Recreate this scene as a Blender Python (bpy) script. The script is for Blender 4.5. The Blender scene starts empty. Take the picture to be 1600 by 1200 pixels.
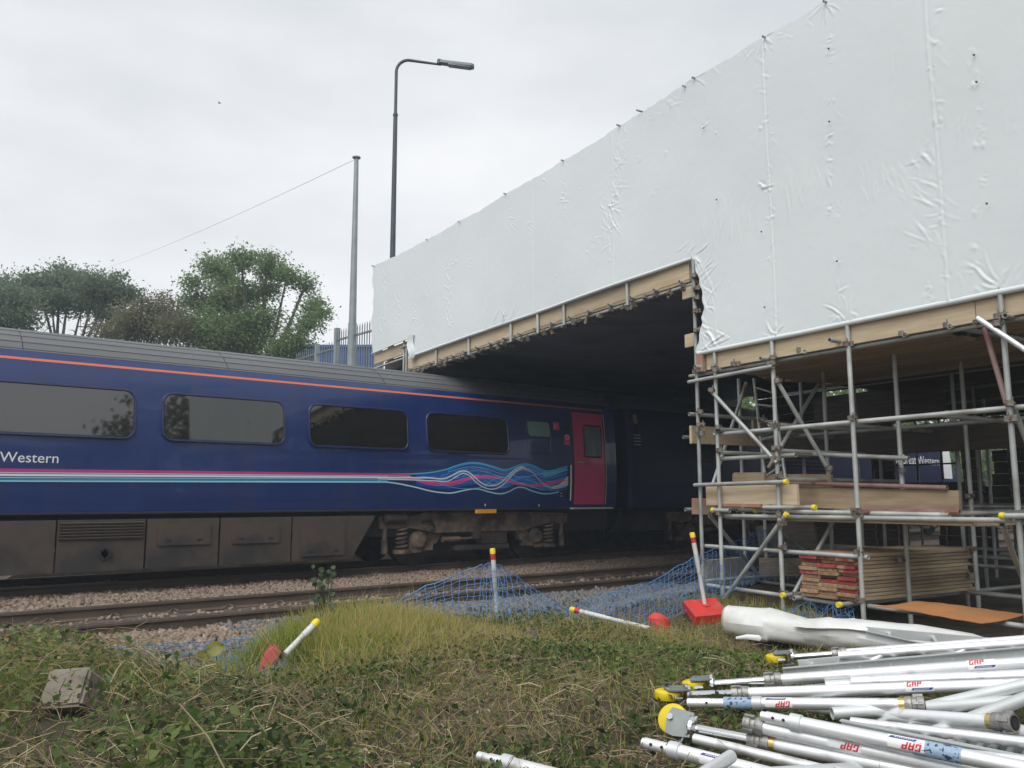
import bpy, bmesh, math, random
import numpy as np
from mathutils import Vector, Matrix

random.seed(7)
rng = np.random.default_rng(7)
R = math.radians
SC = bpy.context.scene
COL = SC.collection

# ------------------------------------------------------------------ camera
# world axes: X along the railway, Y across it (towards the train), Z up, rail top at Z = 0
EYE = Vector((0.0, 0.0, 1.25))
HEAD = math.atan2(0.7826, 0.6225)
PITCH = R(7.8)
FPX = 1300.0
cam_d = bpy.data.cameras.new('camera')
cam = bpy.data.objects.new('camera', cam_d)
COL.objects.link(cam)
cam.location = EYE
cam.rotation_euler = (R(90) + PITCH, 0, HEAD - R(90))
cam_d.sensor_width = 36.0
cam_d.lens = 36.0 * FPX / 1600.0
cam_d.clip_start = 0.05
cam_d.clip_end = 1500
SC.camera = cam

# ------------------------------------------------------------------ sky, sun, exposure
W = bpy.data.worlds.new('World')
SC.world = W
W.use_nodes = True
nt = W.node_tree
nt.nodes.clear()
wo = nt.nodes.new('ShaderNodeOutputWorld')
bg = nt.nodes.new('ShaderNodeBackground')
bg.inputs['Strength'].default_value = 0.1
sky = nt.nodes.new('ShaderNodeTexSky')
sky.sky_type = 'NISHITA'
sky.sun_disc = False
sky.sun_elevation = R(52)
SUN_AZ = R(208)                       # compass angle the light comes from, measured from +X
sky.sun_rotation = R(90) - SUN_AZ
sky.air_density = 1.0
sky.dust_density = 3.0
tc = nt.nodes.new('ShaderNodeTexCoord')
mp = nt.nodes.new('ShaderNodeMapping')
mp.inputs['Scale'].default_value = (1.0, 1.0, 2.6)
ns = nt.nodes.new('ShaderNodeTexNoise')
ns.inputs['Scale'].default_value = 1.7
ns.inputs['Detail'].default_value = 5
ns.inputs['Roughness'].default_value = 0.5
rp = nt.nodes.new('ShaderNodeValToRGB')
rp.color_ramp.elements[0].position = 0.36
rp.color_ramp.elements[0].color = (4.35, 4.55, 4.72, 1)
rp.color_ramp.elements[1].position = 0.68
rp.color_ramp.elements[1].color = (6.1, 6.15, 6.25, 1)
mx = nt.nodes.new('ShaderNodeMixRGB')
mx.inputs['Fac'].default_value = 0.95
L = nt.links.new
L(tc.outputs['Generated'], mp.inputs['Vector'])
L(mp.outputs['Vector'], ns.inputs['Vector'])
L(ns.outputs['Fac'], rp.inputs['Fac'])
L(sky.outputs['Color'], mx.inputs['Color1'])
L(rp.outputs['Color'], mx.inputs['Color2'])
L(mx.outputs['Color'], bg.inputs['Color'])
L(bg.outputs['Background'], wo.inputs['Surface'])

sun_d = bpy.data.lights.new('sun', 'SUN')
sun_d.energy = 1.5
sun_d.angle = R(50)
sun_d.color = (1.0, 0.985, 0.96)
sun = bpy.data.objects.new('sun', sun_d)
COL.objects.link(sun)
sv = Vector((math.cos(SUN_AZ) * math.cos(R(52)), math.sin(SUN_AZ) * math.cos(R(52)), math.sin(R(52))))
sun.rotation_euler = sv.to_track_quat('Z', 'Y').to_euler()

SC.view_settings.view_transform = 'Standard'
SC.view_settings.look = 'None'
SC.view_settings.exposure = 0.72
SC.view_settings.gamma = 1.0
SC.view_settings.use_curve_mapping = False
SC.cycles.max_bounces = 6
SC.cycles.diffuse_bounces = 4
SC.cycles.glossy_bounces = 3

# ------------------------------------------------------------------ surveying helpers (photo point -> place)
HD = Vector((0.6225, 0.7826, 0)).normalized()
RT = Vector((HD.y, -HD.x, 0))
FW = HD * math.cos(PITCH) + Vector((0, 0, 1)) * math.sin(PITCH)
UP = -HD * math.sin(PITCH) + Vector((0, 0, 1)) * math.cos(PITCH)
def ray(u, v):
    return RT * ((u - 800) / FPX) + UP * ((600 - v) / FPX) + FW
def atD(u, v, d):
    r = ray(u, v); return EYE + r * (d / r.dot(HD))
def atY(u, v, y):
    r = ray(u, v); return EYE + r * (y / r.y)
def atZ(u, v, z):
    r = ray(u, v); return EYE + r * ((z - EYE.z) / r.z)
DB = Vector((0.1236, 0.9923, 0)).normalized()      # along the bridge, away from the camera
NF = Vector((DB.y, -DB.x, 0))                       # from the hoarding in under the bridge
F0 = Vector((8.28, 6.71, 0))
def atF(u, v, off=0.0):
    r = ray(u, v)
    t = ((F0 + NF * off) - EYE).dot(NF) / r.dot(NF)
    return EYE + r * t
def FP(s, z, off=0.0):
    p = F0 + DB * s + NF * off; return Vector((p.x, p.y, z))
def sz(u, v, off=0.0):
    p = atF(u, v, off); return (p - F0).dot(DB), p.z

# ------------------------------------------------------------------ mesh helpers
ORG = {}
def world_origin(o):
    return ORG[o.name]
def link(o, parent, org):
    COL.objects.link(o)
    ORG[o.name] = Vector(org)
    if parent is not None:
        o.parent = parent
        o.location = Vector(org) - world_origin(parent)
    else:
        o.location = org
    return o
def empty(name, loc):
    o = bpy.data.objects.new(name, None)
    o.empty_display_size = 0.2
    return link(o, None, Vector(loc))
def tag(o, label=None, cat=None, group=None, kind=None):
    if label: o['label'] = label
    if cat: o['category'] = cat
    if group: o['group'] = group
    if kind: o['kind'] = kind
    return o
def thing(name, label, cat, loc, group=None):
    return tag(empty(name, loc), label, cat, group)
def place(mesh, name, mat4, parent=None):
    """another object with a shared mesh, put at a world matrix"""
    o = bpy.data.objects.new(name, mesh)
    loc = mat4.to_translation()
    link(o, parent, loc)
    o.rotation_mode = 'QUATERNION'
    o.rotation_quaternion = mat4.to_quaternion()
    o.scale = mat4.to_scale()
    return o
def frame_from(z, x=None):
    z = Vector(z).normalized()
    if x is None:
        x = Vector((0, 0, 1)) if abs(z.z) < 0.9 else Vector((1, 0, 0))
    x = (Vector(x) - z * Vector(x).dot(z)).normalized()
    y = z.cross(x)
    return Matrix((x, y, z)).transposed()
def mat_at(loc, rot3, scale=1.0):
    return Matrix.Translation(loc) @ rot3.to_4x4() @ Matrix.Scale(scale, 4)

class MB:
    def __init__(s):
        s.v = []; s.f = []; s.m = []; s.cur = 0
    def add(s, vs, fs):
        b = len(s.v)
        s.v.extend([tuple(p) for p in vs])
        s.f.extend([tuple(i + b for i in f) for f in fs])
        s.m.extend([s.cur] * len(fs))
        return s
    def box(s, c, size, rot=None):
        hx, hy, hz = size[0] / 2, size[1] / 2, size[2] / 2
        c = Vector(c)
        vs = []
        for dx in (-hx, hx):
            for dy in (-hy, hy):
                for dz in (-hz, hz):
                    q = Vector((dx, dy, dz))
                    vs.append(c + (rot @ q if rot is not None else q))
        return s.add(vs, [(0, 1, 3, 2), (4, 6, 7, 5), (0, 4, 5, 1), (2, 3, 7, 6), (0, 2, 6, 4), (1, 5, 7, 3)])
    def hexa(s, p):
        """eight corners: bottom ring 0-3, top ring 4-7"""
        return s.add(p, [(3, 2, 1, 0), (4, 5, 6, 7), (0, 1, 5, 4), (1, 2, 6, 5), (2, 3, 7, 6), (3, 0, 4, 7)])
    def tube(s, p0, p1, r, n=10, r1=None, caps=True):
        return s.path([p0, p1], [r, r if r1 is None else r1], n, caps)
    def pipe(s, p0, p1, r, n=10, wall=0.004):
        """open ended tube with a visible bore"""
        p0 = Vector(p0); p1 = Vector(p1); d = (p1 - p0).normalized(); dep = 0.12
        pts = [p0 + d * dep, p0, p0, p1, p1, p1 - d * dep]
        rr = [r - wall, r - wall, r, r, r - wall, r - wall]
        return s.path(pts, rr, n, True, d)
    def path(s, pts, r, n=8, caps=True, axis=None):
        pts = [Vector(p) for p in pts]
        if not hasattr(r, '__len__'): r = [r] * len(pts)
        vs = []; fs = []
        prevx = None
        for i, p in enumerate(pts):
            if axis is not None: t = axis
            else:
                a = pts[max(0, i - 1)]; b = pts[min(len(pts) - 1, i + 1)]
                t = (b - a)
                if t.length < 1e-7: t = pts[-1] - pts[0] if (pts[-1] - pts[0]).length > 1e-7 else Vector((0, 0, 1))
                t = t.normalized()
            M = frame_from(t, prevx)
            prevx = M.col[0]
            for k in range(n):
                a = 2 * math.pi * k / n
                vs.append(p + M.col[0] * (math.cos(a) * r[i]) + M.col[1] * (math.sin(a) * r[i]))
        for i in range(len(pts) - 1):
            for k in range(n):
                k2 = (k + 1) % n
                fs.append((i * n + k, i * n + k2, (i + 1) * n + k2, (i + 1) * n + k))
        if caps:
            fs.append(tuple(range(n - 1, -1, -1)))
            b = (len(pts) - 1) * n
            fs.append(tuple(b + k for k in range(n)))
        return s.add(vs, fs)
    def prism(s, poly, origin, ex, ey, ez, depth):
        """2D polygon in ex,ey extruded along ez"""
        o = Vector(origin); n = len(poly)
        a = [o + ex * x + ey * y for x, y in poly]
        b = [p + ez * depth for p in a]
        fs = [tuple(range(n - 1, -1, -1)), tuple(range(n, 2 * n))]
        fs += [(i, (i + 1) % n, n + (i + 1) % n, n + i) for i in range(n)]
        return s.add(a + b, fs)
    def grid(s, rows):
        nx = len(rows[0]); vs = [p for r in rows for p in r]
        fs = []
        for j in range(len(rows) - 1):
            for i in range(nx - 1):
                fs.append((j * nx + i, j * nx + i + 1, (j + 1) * nx + i + 1, (j + 1) * nx + i))
        return s.add(vs, fs)
    def build(s, name, mat, parent=None, smooth=40, org=None, recalc=True):
        V = np.array(s.v, dtype=np.float64)
        if org is None:
            lo = V.min(0); hi = V.max(0)
            org = Vector(((lo[0] + hi[0]) / 2, (lo[1] + hi[1]) / 2, lo[2] if parent is None else (lo[2] + hi[2]) / 2))
        me = bpy.data.meshes.new(name)
        me.from_pydata((V - np.array(org)).tolist(), [], s.f)
        mats = mat if isinstance(mat, (list, tuple)) else [mat]
        for m in mats: me.materials.append(m)
        if len(mats) > 1: me.polygons.foreach_set('material_index', s.m)
        if recalc:
            bm = bmesh.new(); bm.from_mesh(me)
            bmesh.ops.recalc_face_normals(bm, faces=bm.faces)
            bm.to_mesh(me); bm.free()
        if smooth:
            me.polygons.foreach_set('use_smooth', [True] * len(me.polygons))
            me.set_sharp_from_angle(angle=R(smooth))
        me.update()
        o = bpy.data.objects.new(name, me)
        return link(o, parent, org)

def np_mesh(name, V, F, mat, parent=None, tint=None, midx=None, smooth=False, org=(0, 0, 0)):
    V = np.asarray(V, dtype=np.float32) - np.asarray(org, dtype=np.float32)
    F = np.asarray(F, dtype=np.int32)
    me = bpy.data.meshes.new(name)
    k = F.shape[1]
    me.vertices.add(len(V)); me.vertices.foreach_set('co', V.ravel())
    me.loops.add(F.size); me.loops.foreach_set('vertex_index', F.ravel())
    me.polygons.add(len(F)); me.polygons.foreach_set('loop_start', np.arange(0, F.size, k, dtype=np.int32))
    for m in (mat if isinstance(mat, (list, tuple)) else [mat]): me.materials.append(m)
    if midx is not None: me.polygons.foreach_set('material_index', np.asarray(midx, dtype=np.int32))
    if smooth: me.polygons.foreach_set('use_smooth', np.ones(len(F), dtype=bool))
    if tint is not None:
        at = me.attributes.new('tint', 'FLOAT', 'FACE')
        at.data.foreach_set('value', np.asarray(tint, dtype=np.float32))
    me.update(calc_edges=True)
    me.validate()
    return link(bpy.data.objects.new(name, me), parent, Vector(org))

def scatter(base_v, base_f, pos, rot, scl):
    """copies of a small mesh: pos (n,3), rot (n,3,3), scl (n,) or (n,3)"""
    n = len(pos); bv = np.asarray(base_v)
    scl = np.asarray(scl)
    if scl.ndim == 1: scl = np.repeat(scl[:, None], 3, 1)
    v = bv[None, :, :] * scl[:, None, :]
    v = np.einsum('nij,nkj->nki', rot, v) + pos[:, None, :]
    f = np.asarray(base_f)[None, :, :] + (np.arange(n) * len(bv))[:, None, None]
    return v.reshape(-1, 3), f.reshape(-1, f.shape[2])
def rand_rot(n, tilt=None, r=rng):
    """random rotations; tilt limits how far local z leans from up"""
    if tilt is None:
        q = r.normal(size=(n, 4)); q /= np.linalg.norm(q, axis=1)[:, None]
        w, x, y, z = q.T
    else:
        a = r.uniform(0, 2 * np.pi, n); b = r.uniform(0, 2 * np.pi, n); t = r.uniform(0, 1, n) ** 0.7 * tilt
        # yaw a, then tilt t about axis at b
        c, s_ = np.cos(t / 2), np.sin(t / 2)
        ax, ay = np.cos(b), np.sin(b)
        cw, sw = np.cos(a / 2), np.sin(a / 2)
        w = c * cw; x = s_ * ax * cw + s_ * ay * sw; y = s_ * ay * cw - s_ * ax * sw; z = c * sw
    M = np.empty((n, 3, 3))
    M[:, 0, 0] = 1 - 2 * (y * y + z * z); M[:, 0, 1] = 2 * (x * y - z * w); M[:, 0, 2] = 2 * (x * z + y * w)
    M[:, 1, 0] = 2 * (x * y + z * w); M[:, 1, 1] = 1 - 2 * (x * x + z * z); M[:, 1, 2] = 2 * (y * z - x * w)
    M[:, 2, 0] = 2 * (x * z - y * w); M[:, 2, 1] = 2 * (y * z + x * w); M[:, 2, 2] = 1 - 2 * (x * x + y * y)
    return M
def vnoise(x, y, seed=0):
    """smooth value noise, vectorised, about -1..1"""
    xi = np.floor(x).astype(np.int64); yi = np.floor(y).astype(np.int64)
    xf = x - xi; yf = y - yi
    def h(a, b):
        n = (a * 374761393 + b * 668265263 + seed * 974711) & 0x7fffffff
        n = ((n ^ (n >> 13)) * 1274126177) & 0x7fffffff
        return ((n ^ (n >> 16)) & 0xffff) / 32767.5 - 1.0
    u = xf * xf * (3 - 2 * xf); w = yf * yf * (3 - 2 * yf)
    return (h(xi, yi) * (1 - u) + h(xi + 1, yi) * u) * (1 - w) + (h(xi, yi + 1) * (1 - u) + h(xi + 1, yi + 1) * u) * w
def fbm(x, y, seed=0, o=4):
    t = 0; a = 0.5
    for i in range(o):
        t = t + a * vnoise(x * 2 ** i, y * 2 ** i, seed + i); a *= 0.5
    return t
def sstep(a, b, x):
    t = np.clip((x - a) / (b - a), 0, 1); return t * t * (3 - 2 * t)

# ------------------------------------------------------------------ materials
MATS = {}
def pm(name, c1, c2=None, scale=6.0, rough=0.6, metal=0.0, bump=0.0, bscale=None, detail=6.0, stretch=(1, 1, 1),
       spec=None, coat=0.0, rough2=None, lo=0.35, hi=0.65, tint=None, randomize=0.0, ior=None, transl=0.0, c3=None, s3=1.0, f3=(0.5, 0.62)):
    m = bpy.data.materials.new(name); m.use_nodes = True
    t = m.node_tree; n = t.nodes; b = n['Principled BSDF']; lk = t.links.new
    b.inputs['Roughness'].default_value = rough
    b.inputs['Metallic'].default_value = metal
    if spec is not None: b.inputs['Specular IOR Level'].default_value = spec
    if ior is not None: b.inputs['IOR'].default_value = ior
    if coat:
        b.inputs['Coat Weight'].default_value = coat; b.inputs['Coat Roughness'].default_value = 0.04
    co = n.new('ShaderNodeTexCoord'); ma = n.new('ShaderNodeMapping')
    ma.inputs['Scale'].default_value = stretch
    lk(co.outputs['Object'], ma.inputs['Vector'])
    if randomize:
        oi = n.new('ShaderNodeObjectInfo'); mu = n.new('ShaderNodeMath'); mu.operation = 'MULTIPLY'; mu.inputs[1].default_value = 37.0
        cx = n.new('ShaderNodeCombineXYZ')
        lk(oi.outputs['Random'], mu.inputs[0])
        for i in range(3): lk(mu.outputs[0], cx.inputs[i])
        lk(cx.outputs[0], ma.inputs['Location'])
    no = n.new('ShaderNodeTexNoise'); no.inputs['Scale'].default_value = scale; no.inputs['Detail'].default_value = detail
    lk(ma.outputs[0], no.inputs['Vector'])
    out = None
    if c2 is not None or tint is not None:
        ra = n.new('ShaderNodeValToRGB')
        e = ra.color_ramp.elements
        if tint is not None:
            while len(e) < len(tint): e.new(0.5)
            for i, c in enumerate(tint):
                e[i].position = i / (len(tint) - 1); e[i].color = (*c, 1)
            at = n.new('ShaderNodeAttribute'); at.attribute_name = 'tint'
            lk(at.outputs['Fac'], ra.inputs['Fac'])
        else:
            e[0].position = lo; e[0].color = (*c1, 1); e[1].position = hi; e[1].color = (*c2, 1)
            lk(no.outputs['Fac'], ra.inputs['Fac'])
        out = ra.outputs['Color']
        if c3 is not None:
            n3 = n.new('ShaderNodeTexNoise'); n3.inputs['Scale'].default_value = s3; n3.inputs['Detail'].default_value = 7
            lk(ma.outputs[0], n3.inputs['Vector'])
            r3 = n.new('ShaderNodeMapRange'); r3.inputs['From Min'].default_value = f3[0]; r3.inputs['From Max'].default_value = f3[1]
            lk(n3.outputs['Fac'], r3.inputs['Value'])
            m3 = n.new('ShaderNodeMixRGB'); m3.inputs['Color2'].default_value = (*c3, 1)
            lk(r3.outputs[0], m3.inputs['Fac']); lk(out, m3.inputs['Color1']); out = m3.outputs['Color']
        if randomize:
            oi2 = n.new('ShaderNodeObjectInfo')
            hs = n.new('ShaderNodeHueSaturation')
            mr = n.new('ShaderNodeMapRange'); mr.inputs['To Min'].default_value = 1 - randomize; mr.inputs['To Max'].default_value = 1 + randomize
            lk(oi2.outputs['Random'], mr.inputs['Value']); lk(mr.outputs[0], hs.inputs['Value']); lk(out, hs.inputs['Color'])
            out = hs.outputs['Color']
        lk(out, b.inputs['Base Color'])
    else:
        b.inputs['Base Color'].default_value = (*c1, 1)
    if rough2 is not None:
        mr = n.new('ShaderNodeMapRange'); mr.inputs['From Min'].default_value = 0.3; mr.inputs['From Max'].default_value = 0.7
        mr.inputs['To Min'].default_value = rough; mr.inputs['To Max'].default_value = rough2
        lk(no.outputs['Fac'], mr.inputs['Value']); lk(mr.outputs[0], b.inputs['Roughness'])
    if bump:
        nb = n.new('ShaderNodeTexNoise'); nb.inputs['Scale'].default_value = bscale or scale * 4; nb.inputs['Detail'].default_value = 5
        lk(ma.outputs[0], nb.inputs['Vector'])
        bp = n.new('ShaderNodeBump'); bp.inputs['Strength'].default_value = bump; bp.inputs['Distance'].default_value = 0.02
        lk(nb.outputs['Fac'], bp.inputs['Height']); lk(bp.outputs['Normal'], b.inputs['Normal'])
    if transl:
        tr = n.new('ShaderNodeBsdfTranslucent'); ms = n.new('ShaderNodeMixShader'); ms.inputs['Fac'].default_value = transl
        if out is not None: lk(out, tr.inputs['Color'])
        else: tr.inputs['Color'].default_value = (*c1, 1)
        lk(b.outputs[0], ms.inputs[1]); lk(tr.outputs[0], ms.inputs[2])
        lk(ms.outputs[0], n['Material Output'].inputs['Surface'])
    MATS[name] = m
    return m
def wood(name, c1, c2, c3, axis='x', rnd=0.12):
    st = {'x': (0.6, 14, 14), 'y': (14, 0.6, 14), 'z': (14, 14, 0.6)}[axis]
    return pm(name, c1, c2, scale=1.4, rough=0.75, bump=0.15, bscale=5, stretch=st, detail=8, randomize=rnd, c3=c3, s3=0.45, f3=(0.6, 0.75))

M_galv = pm('galvanised_steel', (.33, .345, .33), (.49, .51, .485), 3.5, .42, .35, bump=.05, bscale=30, randomize=.18, c3=(.20, .14, .10), s3=2.3, f3=(.6, .74), rough2=.6)
M_redtube = pm('red_primed_steel', (.22, .08, .075), (.30, .22, .20), 4, .55, .2, randomize=.1)
M_coupler = pm('coupler_steel', (.16, .14, .12), (.30, .28, .25), 25, .6, .4, bump=.2, c3=(.14, .07, .04), s3=14)
M_ycap = pm('yellow_plastic', (.72, .56, .01), (.80, .66, .03), 10, .45)
M_pine = wood('pine_board', (.56, .45, .31), (.47, .37, .24), (.42, .30, .17), 'y')
M_rustwood = pm('red_stained_wood', (.38, .19, .13), (.30, .16, .11), 6, .75, bump=.1, c3=(.36, .26, .18), s3=4)
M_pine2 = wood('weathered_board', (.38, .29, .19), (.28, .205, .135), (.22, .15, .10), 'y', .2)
M_stackwood = wood('stack_board', (.52, .41, .275), (.38, .29, .185), (.33, .22, .13), 'x', .2)
M_endwood = pm('board_end_grain', (.42, .27, .15), (.26, .15, .08), 22, .8, bump=.2, randomize=.25)
M_redpaint = pm('red_end_paint', (.36, .05, .05), (.24, .04, .04), 14, .7, c3=(.4, .26, .18), s3=9, f3=(.52, .7), randomize=.15)
M_shadewood = pm('shaded_board', (.11, .088, .072), (.065, .054, .046), 3, .85, stretch=(8, .5, 8), randomize=.3)  # darker board copy: shade deep inside the scaffold put into the colour
M_sheet = pm('white_shrink_sheet', (.715, .76, .76), (.69, .735, .74), .5, .38, spec=.4, bump=.10, bscale=9, detail=3)
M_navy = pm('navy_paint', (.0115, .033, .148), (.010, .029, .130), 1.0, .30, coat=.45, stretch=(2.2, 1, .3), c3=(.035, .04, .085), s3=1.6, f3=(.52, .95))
M_navyshade = pm('navy_paint_shaded', (.008, .012, .058), (.006, .009, .042), 2.0, .5, spec=.25)  # darker navy copy: bridge shade put into the power car's colour
M_roof = pm('train_roof_grey', (.115, .12, .125), (.09, .095, .10), 1.3, .42, stretch=(.2, 1, 1), rough2=.6)
M_orange = pm('orange_stripe', (.62, .165, .085))
M_glass = pm('tinted_glass', (.012, .011, .009), rough=.03, ior=2.0)
M_frost = pm('frosted_glass', (.22, .34, .30), rough=.25)
M_doorglass = pm('door_glass', (.17, .19, .20), (.33, .36, .37), 1.2, .06, ior=1.9, stretch=(3, 3, .3))
M_rubber = pm('black_rubber', (.012, .013, .015), rough=.6)
M_framenavy = pm('window_frame_navy', (.018, .024, .09), rough=.3, coat=.4)
M_crimson = pm('crimson_door_paint', (.78, .055, .215), (.70, .05, .19), 2, .35, coat=.3)
M_skirt = pm('brake_dust_skirt', (.078, .058, .045), (.05, .04, .033), 2.2, .75, bump=.1, bscale=20, c3=(.03, .027, .027), s3=1.1)
M_bogie = pm('bogie_brown', (.19, .135, .10), (.105, .078, .06), 7, .8, bump=.25, bscale=25, c3=(.06, .05, .045), s3=3)
M_black = pm('grimy_black', (.014, .014, .015), (.022, .02, .019), 5, .8)
M_wheel = pm('wheel_steel', (.06, .05, .045), (.03, .026, .024), 8, .5, .5)
M_lamp_or = pm('amber_plastic', (.75, .34, .03), rough=.35)
M_white = pm('white_paint', (.78, .79, .80), rough=.45)
M_cream = pm('cream_rail', (.62, .60, .52), rough=.4)
M_pink = pm('pink_sign', (.80, .05, .20), rough=.4)
M_rail = pm('rail_rust', (.115, .082, .062), (.075, .056, .045), 5, .75, bump=.15, bscale=40, stretch=(.4, 1, 1))
M_railtop = pm('rail_head', (.11, .095, .085), (.07, .06, .055), 8, .45, .6, stretch=(.3, 1, 1))
M_sleeper = pm('sleeper_concrete', (.13, .115, .10), (.08, .07, .062), 5, .9, bump=.2)
M_clip = pm('rail_clip', (.20, .16, .125), (.13, .10, .08), 20, .7, .3)
M_concrete = pm('old_concrete', (.26, .225, .185), (.185, .16, .13), 9, .92, bump=.45, bscale=45, c3=(.10, .09, .07), s3=14, f3=(.58, .68))
M_brick = pm('engineering_brick', (.07, .05, .045), (.045, .035, .035), 5, .9)
M_soffit = pm('dark_soffit', (.27, .32, .42), (.18, .22, .30), 1.2, .55, bump=.3, bscale=3)
M_girder = pm('painted_girder', (.03, .034, .038), (.022, .024, .027), 3, .6)
M_ground = pm('soil', (.075, .055, .034), (.042, .034, .02), 6, .95, bump=.6, bscale=40, c3=(.10, .085, .045), s3=1.4)
M_ballastbed = pm('ballast_bed', (.11, .085, .068), (.065, .052, .043), 30, .95, bump=.8, bscale=40)
M_stone = pm('ballast_stone', (.2, .17, .15), tint=[(.11, .078, .056), (.195, .14, .10), (.265, .195, .143), (.21, .17, .14), (.34, .27, .21)], rough=.9)
M_greystone = pm('grey_ballast_stone', (.2, .2, .2), tint=[(.08, .082, .085), (.125, .128, .13), (.17, .17, .17), (.15, .145, .14), (.23, .225, .22)], rough=.9)
M_blue = pm('blue_net', (.055, .17, .37), (.08, .23, .47), 3, .55)
M_fadedred = pm('faded_red_block', (.60, .13, .13), (.52, .09, .09), 5, .6, c3=(.4, .16, .13), s3=4)
M_redblock = pm('red_rubber_block', (.62, .04, .035), (.50, .032, .027), 5, .6, c3=(.36, .13, .09), s3=7, f3=(.54, .72))
M_pole = pm('white_plastic_pole', (.66, .67, .66), (.52, .53, .51), 7, .5, c3=(.36, .32, .26), s3=11, f3=(.56, .72))
M_redband = pm('red_tape', (.50, .03, .03), rough=.5)
M_rollplastic = pm('white_roll_plastic', (.74, .75, .74), (.62, .63, .61), 2.2, .42, bump=.3, bscale=12, c3=(.45, .43, .38), s3=2.5, f3=(.60, .85))
M_osb = pm('orange_brown_sheet', (.50, .225, .085), (.42, .18, .065), 1.6, .55, bump=.1, c3=(.38, .2, .09), s3=3)
M_alu = pm('aluminium', (.86, .87, .88), (.76, .77, .78), 5, .42, .7, rough2=.58, bump=.03, bscale=40, randomize=.08, c3=(.42, .41, .39), s3=9, f3=(.57, .75))
M_alu2 = pm('dull_aluminium', (.68, .70, .70), (.58, .60, .60), 5, .45, .55, rough2=.6, randomize=.1)
M_chrome = pm('bright_zinc', (.72, .73, .74), rough=.16, metal=1.0)
M_cast = pm('cast_collar', (.36, .35, .33), (.22, .215, .205), 18, .5, .7, bump=.25, bscale=60)
M_brass = pm('gold_band', (.62, .47, .20), rough=.3, metal=.9)
M_castor = pm('yellow_castor', (.72, .55, .01), (.62, .46, .01), 12, .4)
M_castgrey = pm('castor_housing', (.26, .29, .28), (.20, .225, .22), 9, .45, .4)
M_sticker = pm('sticker_white', (.78, .79, .80), rough=.4)
M_stred = pm('sticker_red', (.56, .02, .04), rough=.4)
M_stblue = pm('sticker_blue', (.03, .05, .22), rough=.4)
M_tape = pm('blue_tape', (.24, .35, .48), (.34, .45, .56), 60, .5, c3=(.03, .05, .10), s3=60, f3=(.54, .57))
M_dark = pm('dark_bore', (.012, .012, .012), rough=.8)
M_lamp = pm('lamp_post_grey', (.075, .09, .10), (.055, .068, .078), 3, .5, .3)
M_lumin = pm('luminaire_grey', (.20, .24, .25), rough=.45)
M_mast = pm('galvanised_mast', (.30, .335, .345), (.25, .28, .29), 3, .5, .3)
M_fence = pm('palisade_steel', (.22, .25, .27), (.17, .195, .21), 4, .5, .4)
M_wire = pm('wire_grey', (.42, .43, .45), rough=.6)
M_shed = pm('blue_cladding', (.045, .10, .28), rough=.5)
M_road = pm('asphalt', (.05, .05, .05), (.04, .04, .04), 8, .9)
M_bark = pm('bark', (.11, .095, .078), (.07, .06, .05), 8, .95, bump=.4)
def leafm(name, cols):
    return pm(name, cols[0], tint=cols, rough=.55, transl=.5, spec=.3)
M_leafL = leafm('leaves_grey_green', [(.12, .165, .11), (.155, .21, .135), (.19, .25, .155), (.23, .27, .175)])
M_leafR = leafm('leaves_mid_green', [(.13, .195, .085), (.17, .25, .105), (.215, .305, .13), (.28, .35, .16)])
M_leafB = leafm('leaves_brown_green', [(.165, .155, .095), (.21, .185, .115), (.185, .215, .115), (.25, .215, .14)])
M_leafY = leafm('leaves_yellow_green', [(.07, .12, .02), (.11, .18, .03), (.15, .21, .04), (.19, .23, .05)])  # yellower green for some trees beyond the bridge
M_grass = leafm('grass_blades', [(.115, .205, .03), (.25, .335, .055), (.42, .40, .105), (.48, .39, .15), (.54, .44, .23)])
M_bramble = leafm('bramble_leaves', [(.03, .046, .016), (.07, .115, .030), (.125, .19, .05), (.21, .26, .075), (.34, .29, .12)])
M_straw = pm('dead_stems', (.2, .15, .08), tint=[(.06, .044, .028), (.17, .125, .07), (.31, .245, .14), (.46, .39, .24)], rough=.85)
M_deadleaf = pm('dead_leaves', (.1, .06, .03), tint=[(.045, .03, .02), (.11, .078, .046), (.20, .145, .085), (.33, .25, .16)], rough=.85)

# ================================================================== THE SETTING
BY0, BY1 = 7.75, 17.2
def ground_z(X, Y):
    X = np.asarray(X, float); Y = np.asarray(Y, float)
    z = 0.20 - 0.25 * np.exp(-(((X - 2.05) / .55) ** 2 + ((Y - 6.1) / 1.1) ** 2)) - 0.38 * sstep(5.7, 7.7, Y + 0.25 * np.sin(X * 1.1) - 0.12 * (X - 2) - .75 * (1 - sstep(.9, 2.0, X)))
    z = z + 0.03 * np.exp(-(((X - 3.5) / 1.0) ** 2 + ((Y - 5.6) / 0.8) ** 2))
    z = z - 0.17 * sstep(4.6, 6.6, X) * (1 - sstep(5.5, 7.7, Y))
    z = z - 0.11 * sstep(3.5, 4.3, X) * (1 - sstep(6.2, 7.2, X)) * sstep(3.4, 4.8, Y)
    z = z - 0.09 * sstep(3.9, 4.9, X) * sstep(2.4, 3.4, Y) * (1 - sstep(4.4, 5.2, Y))
    near = np.exp(-((X / 14) ** 2 + (Y / 14) ** 2))
    z = z + near * (0.07 * fbm(X * 1.3, Y * 1.3, 3) + 0.03 * fbm(X * 5, Y * 5, 9)) * (1 - sstep(6.8, 7.8, Y))
    z = np.where(Y > 7.7, np.minimum(z, -0.42), z)
    return z
def axis_steps(lo, hi, a, b, fine, far_n):
    mid = np.arange(a, b + 1e-6, fine)
    l = a - np.geomspace(fine * 2, a - lo, far_n)[::-1]
    r = b + np.geomspace(fine * 2, hi - b, far_n)
    return np.concatenate([l, mid, r])
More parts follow.
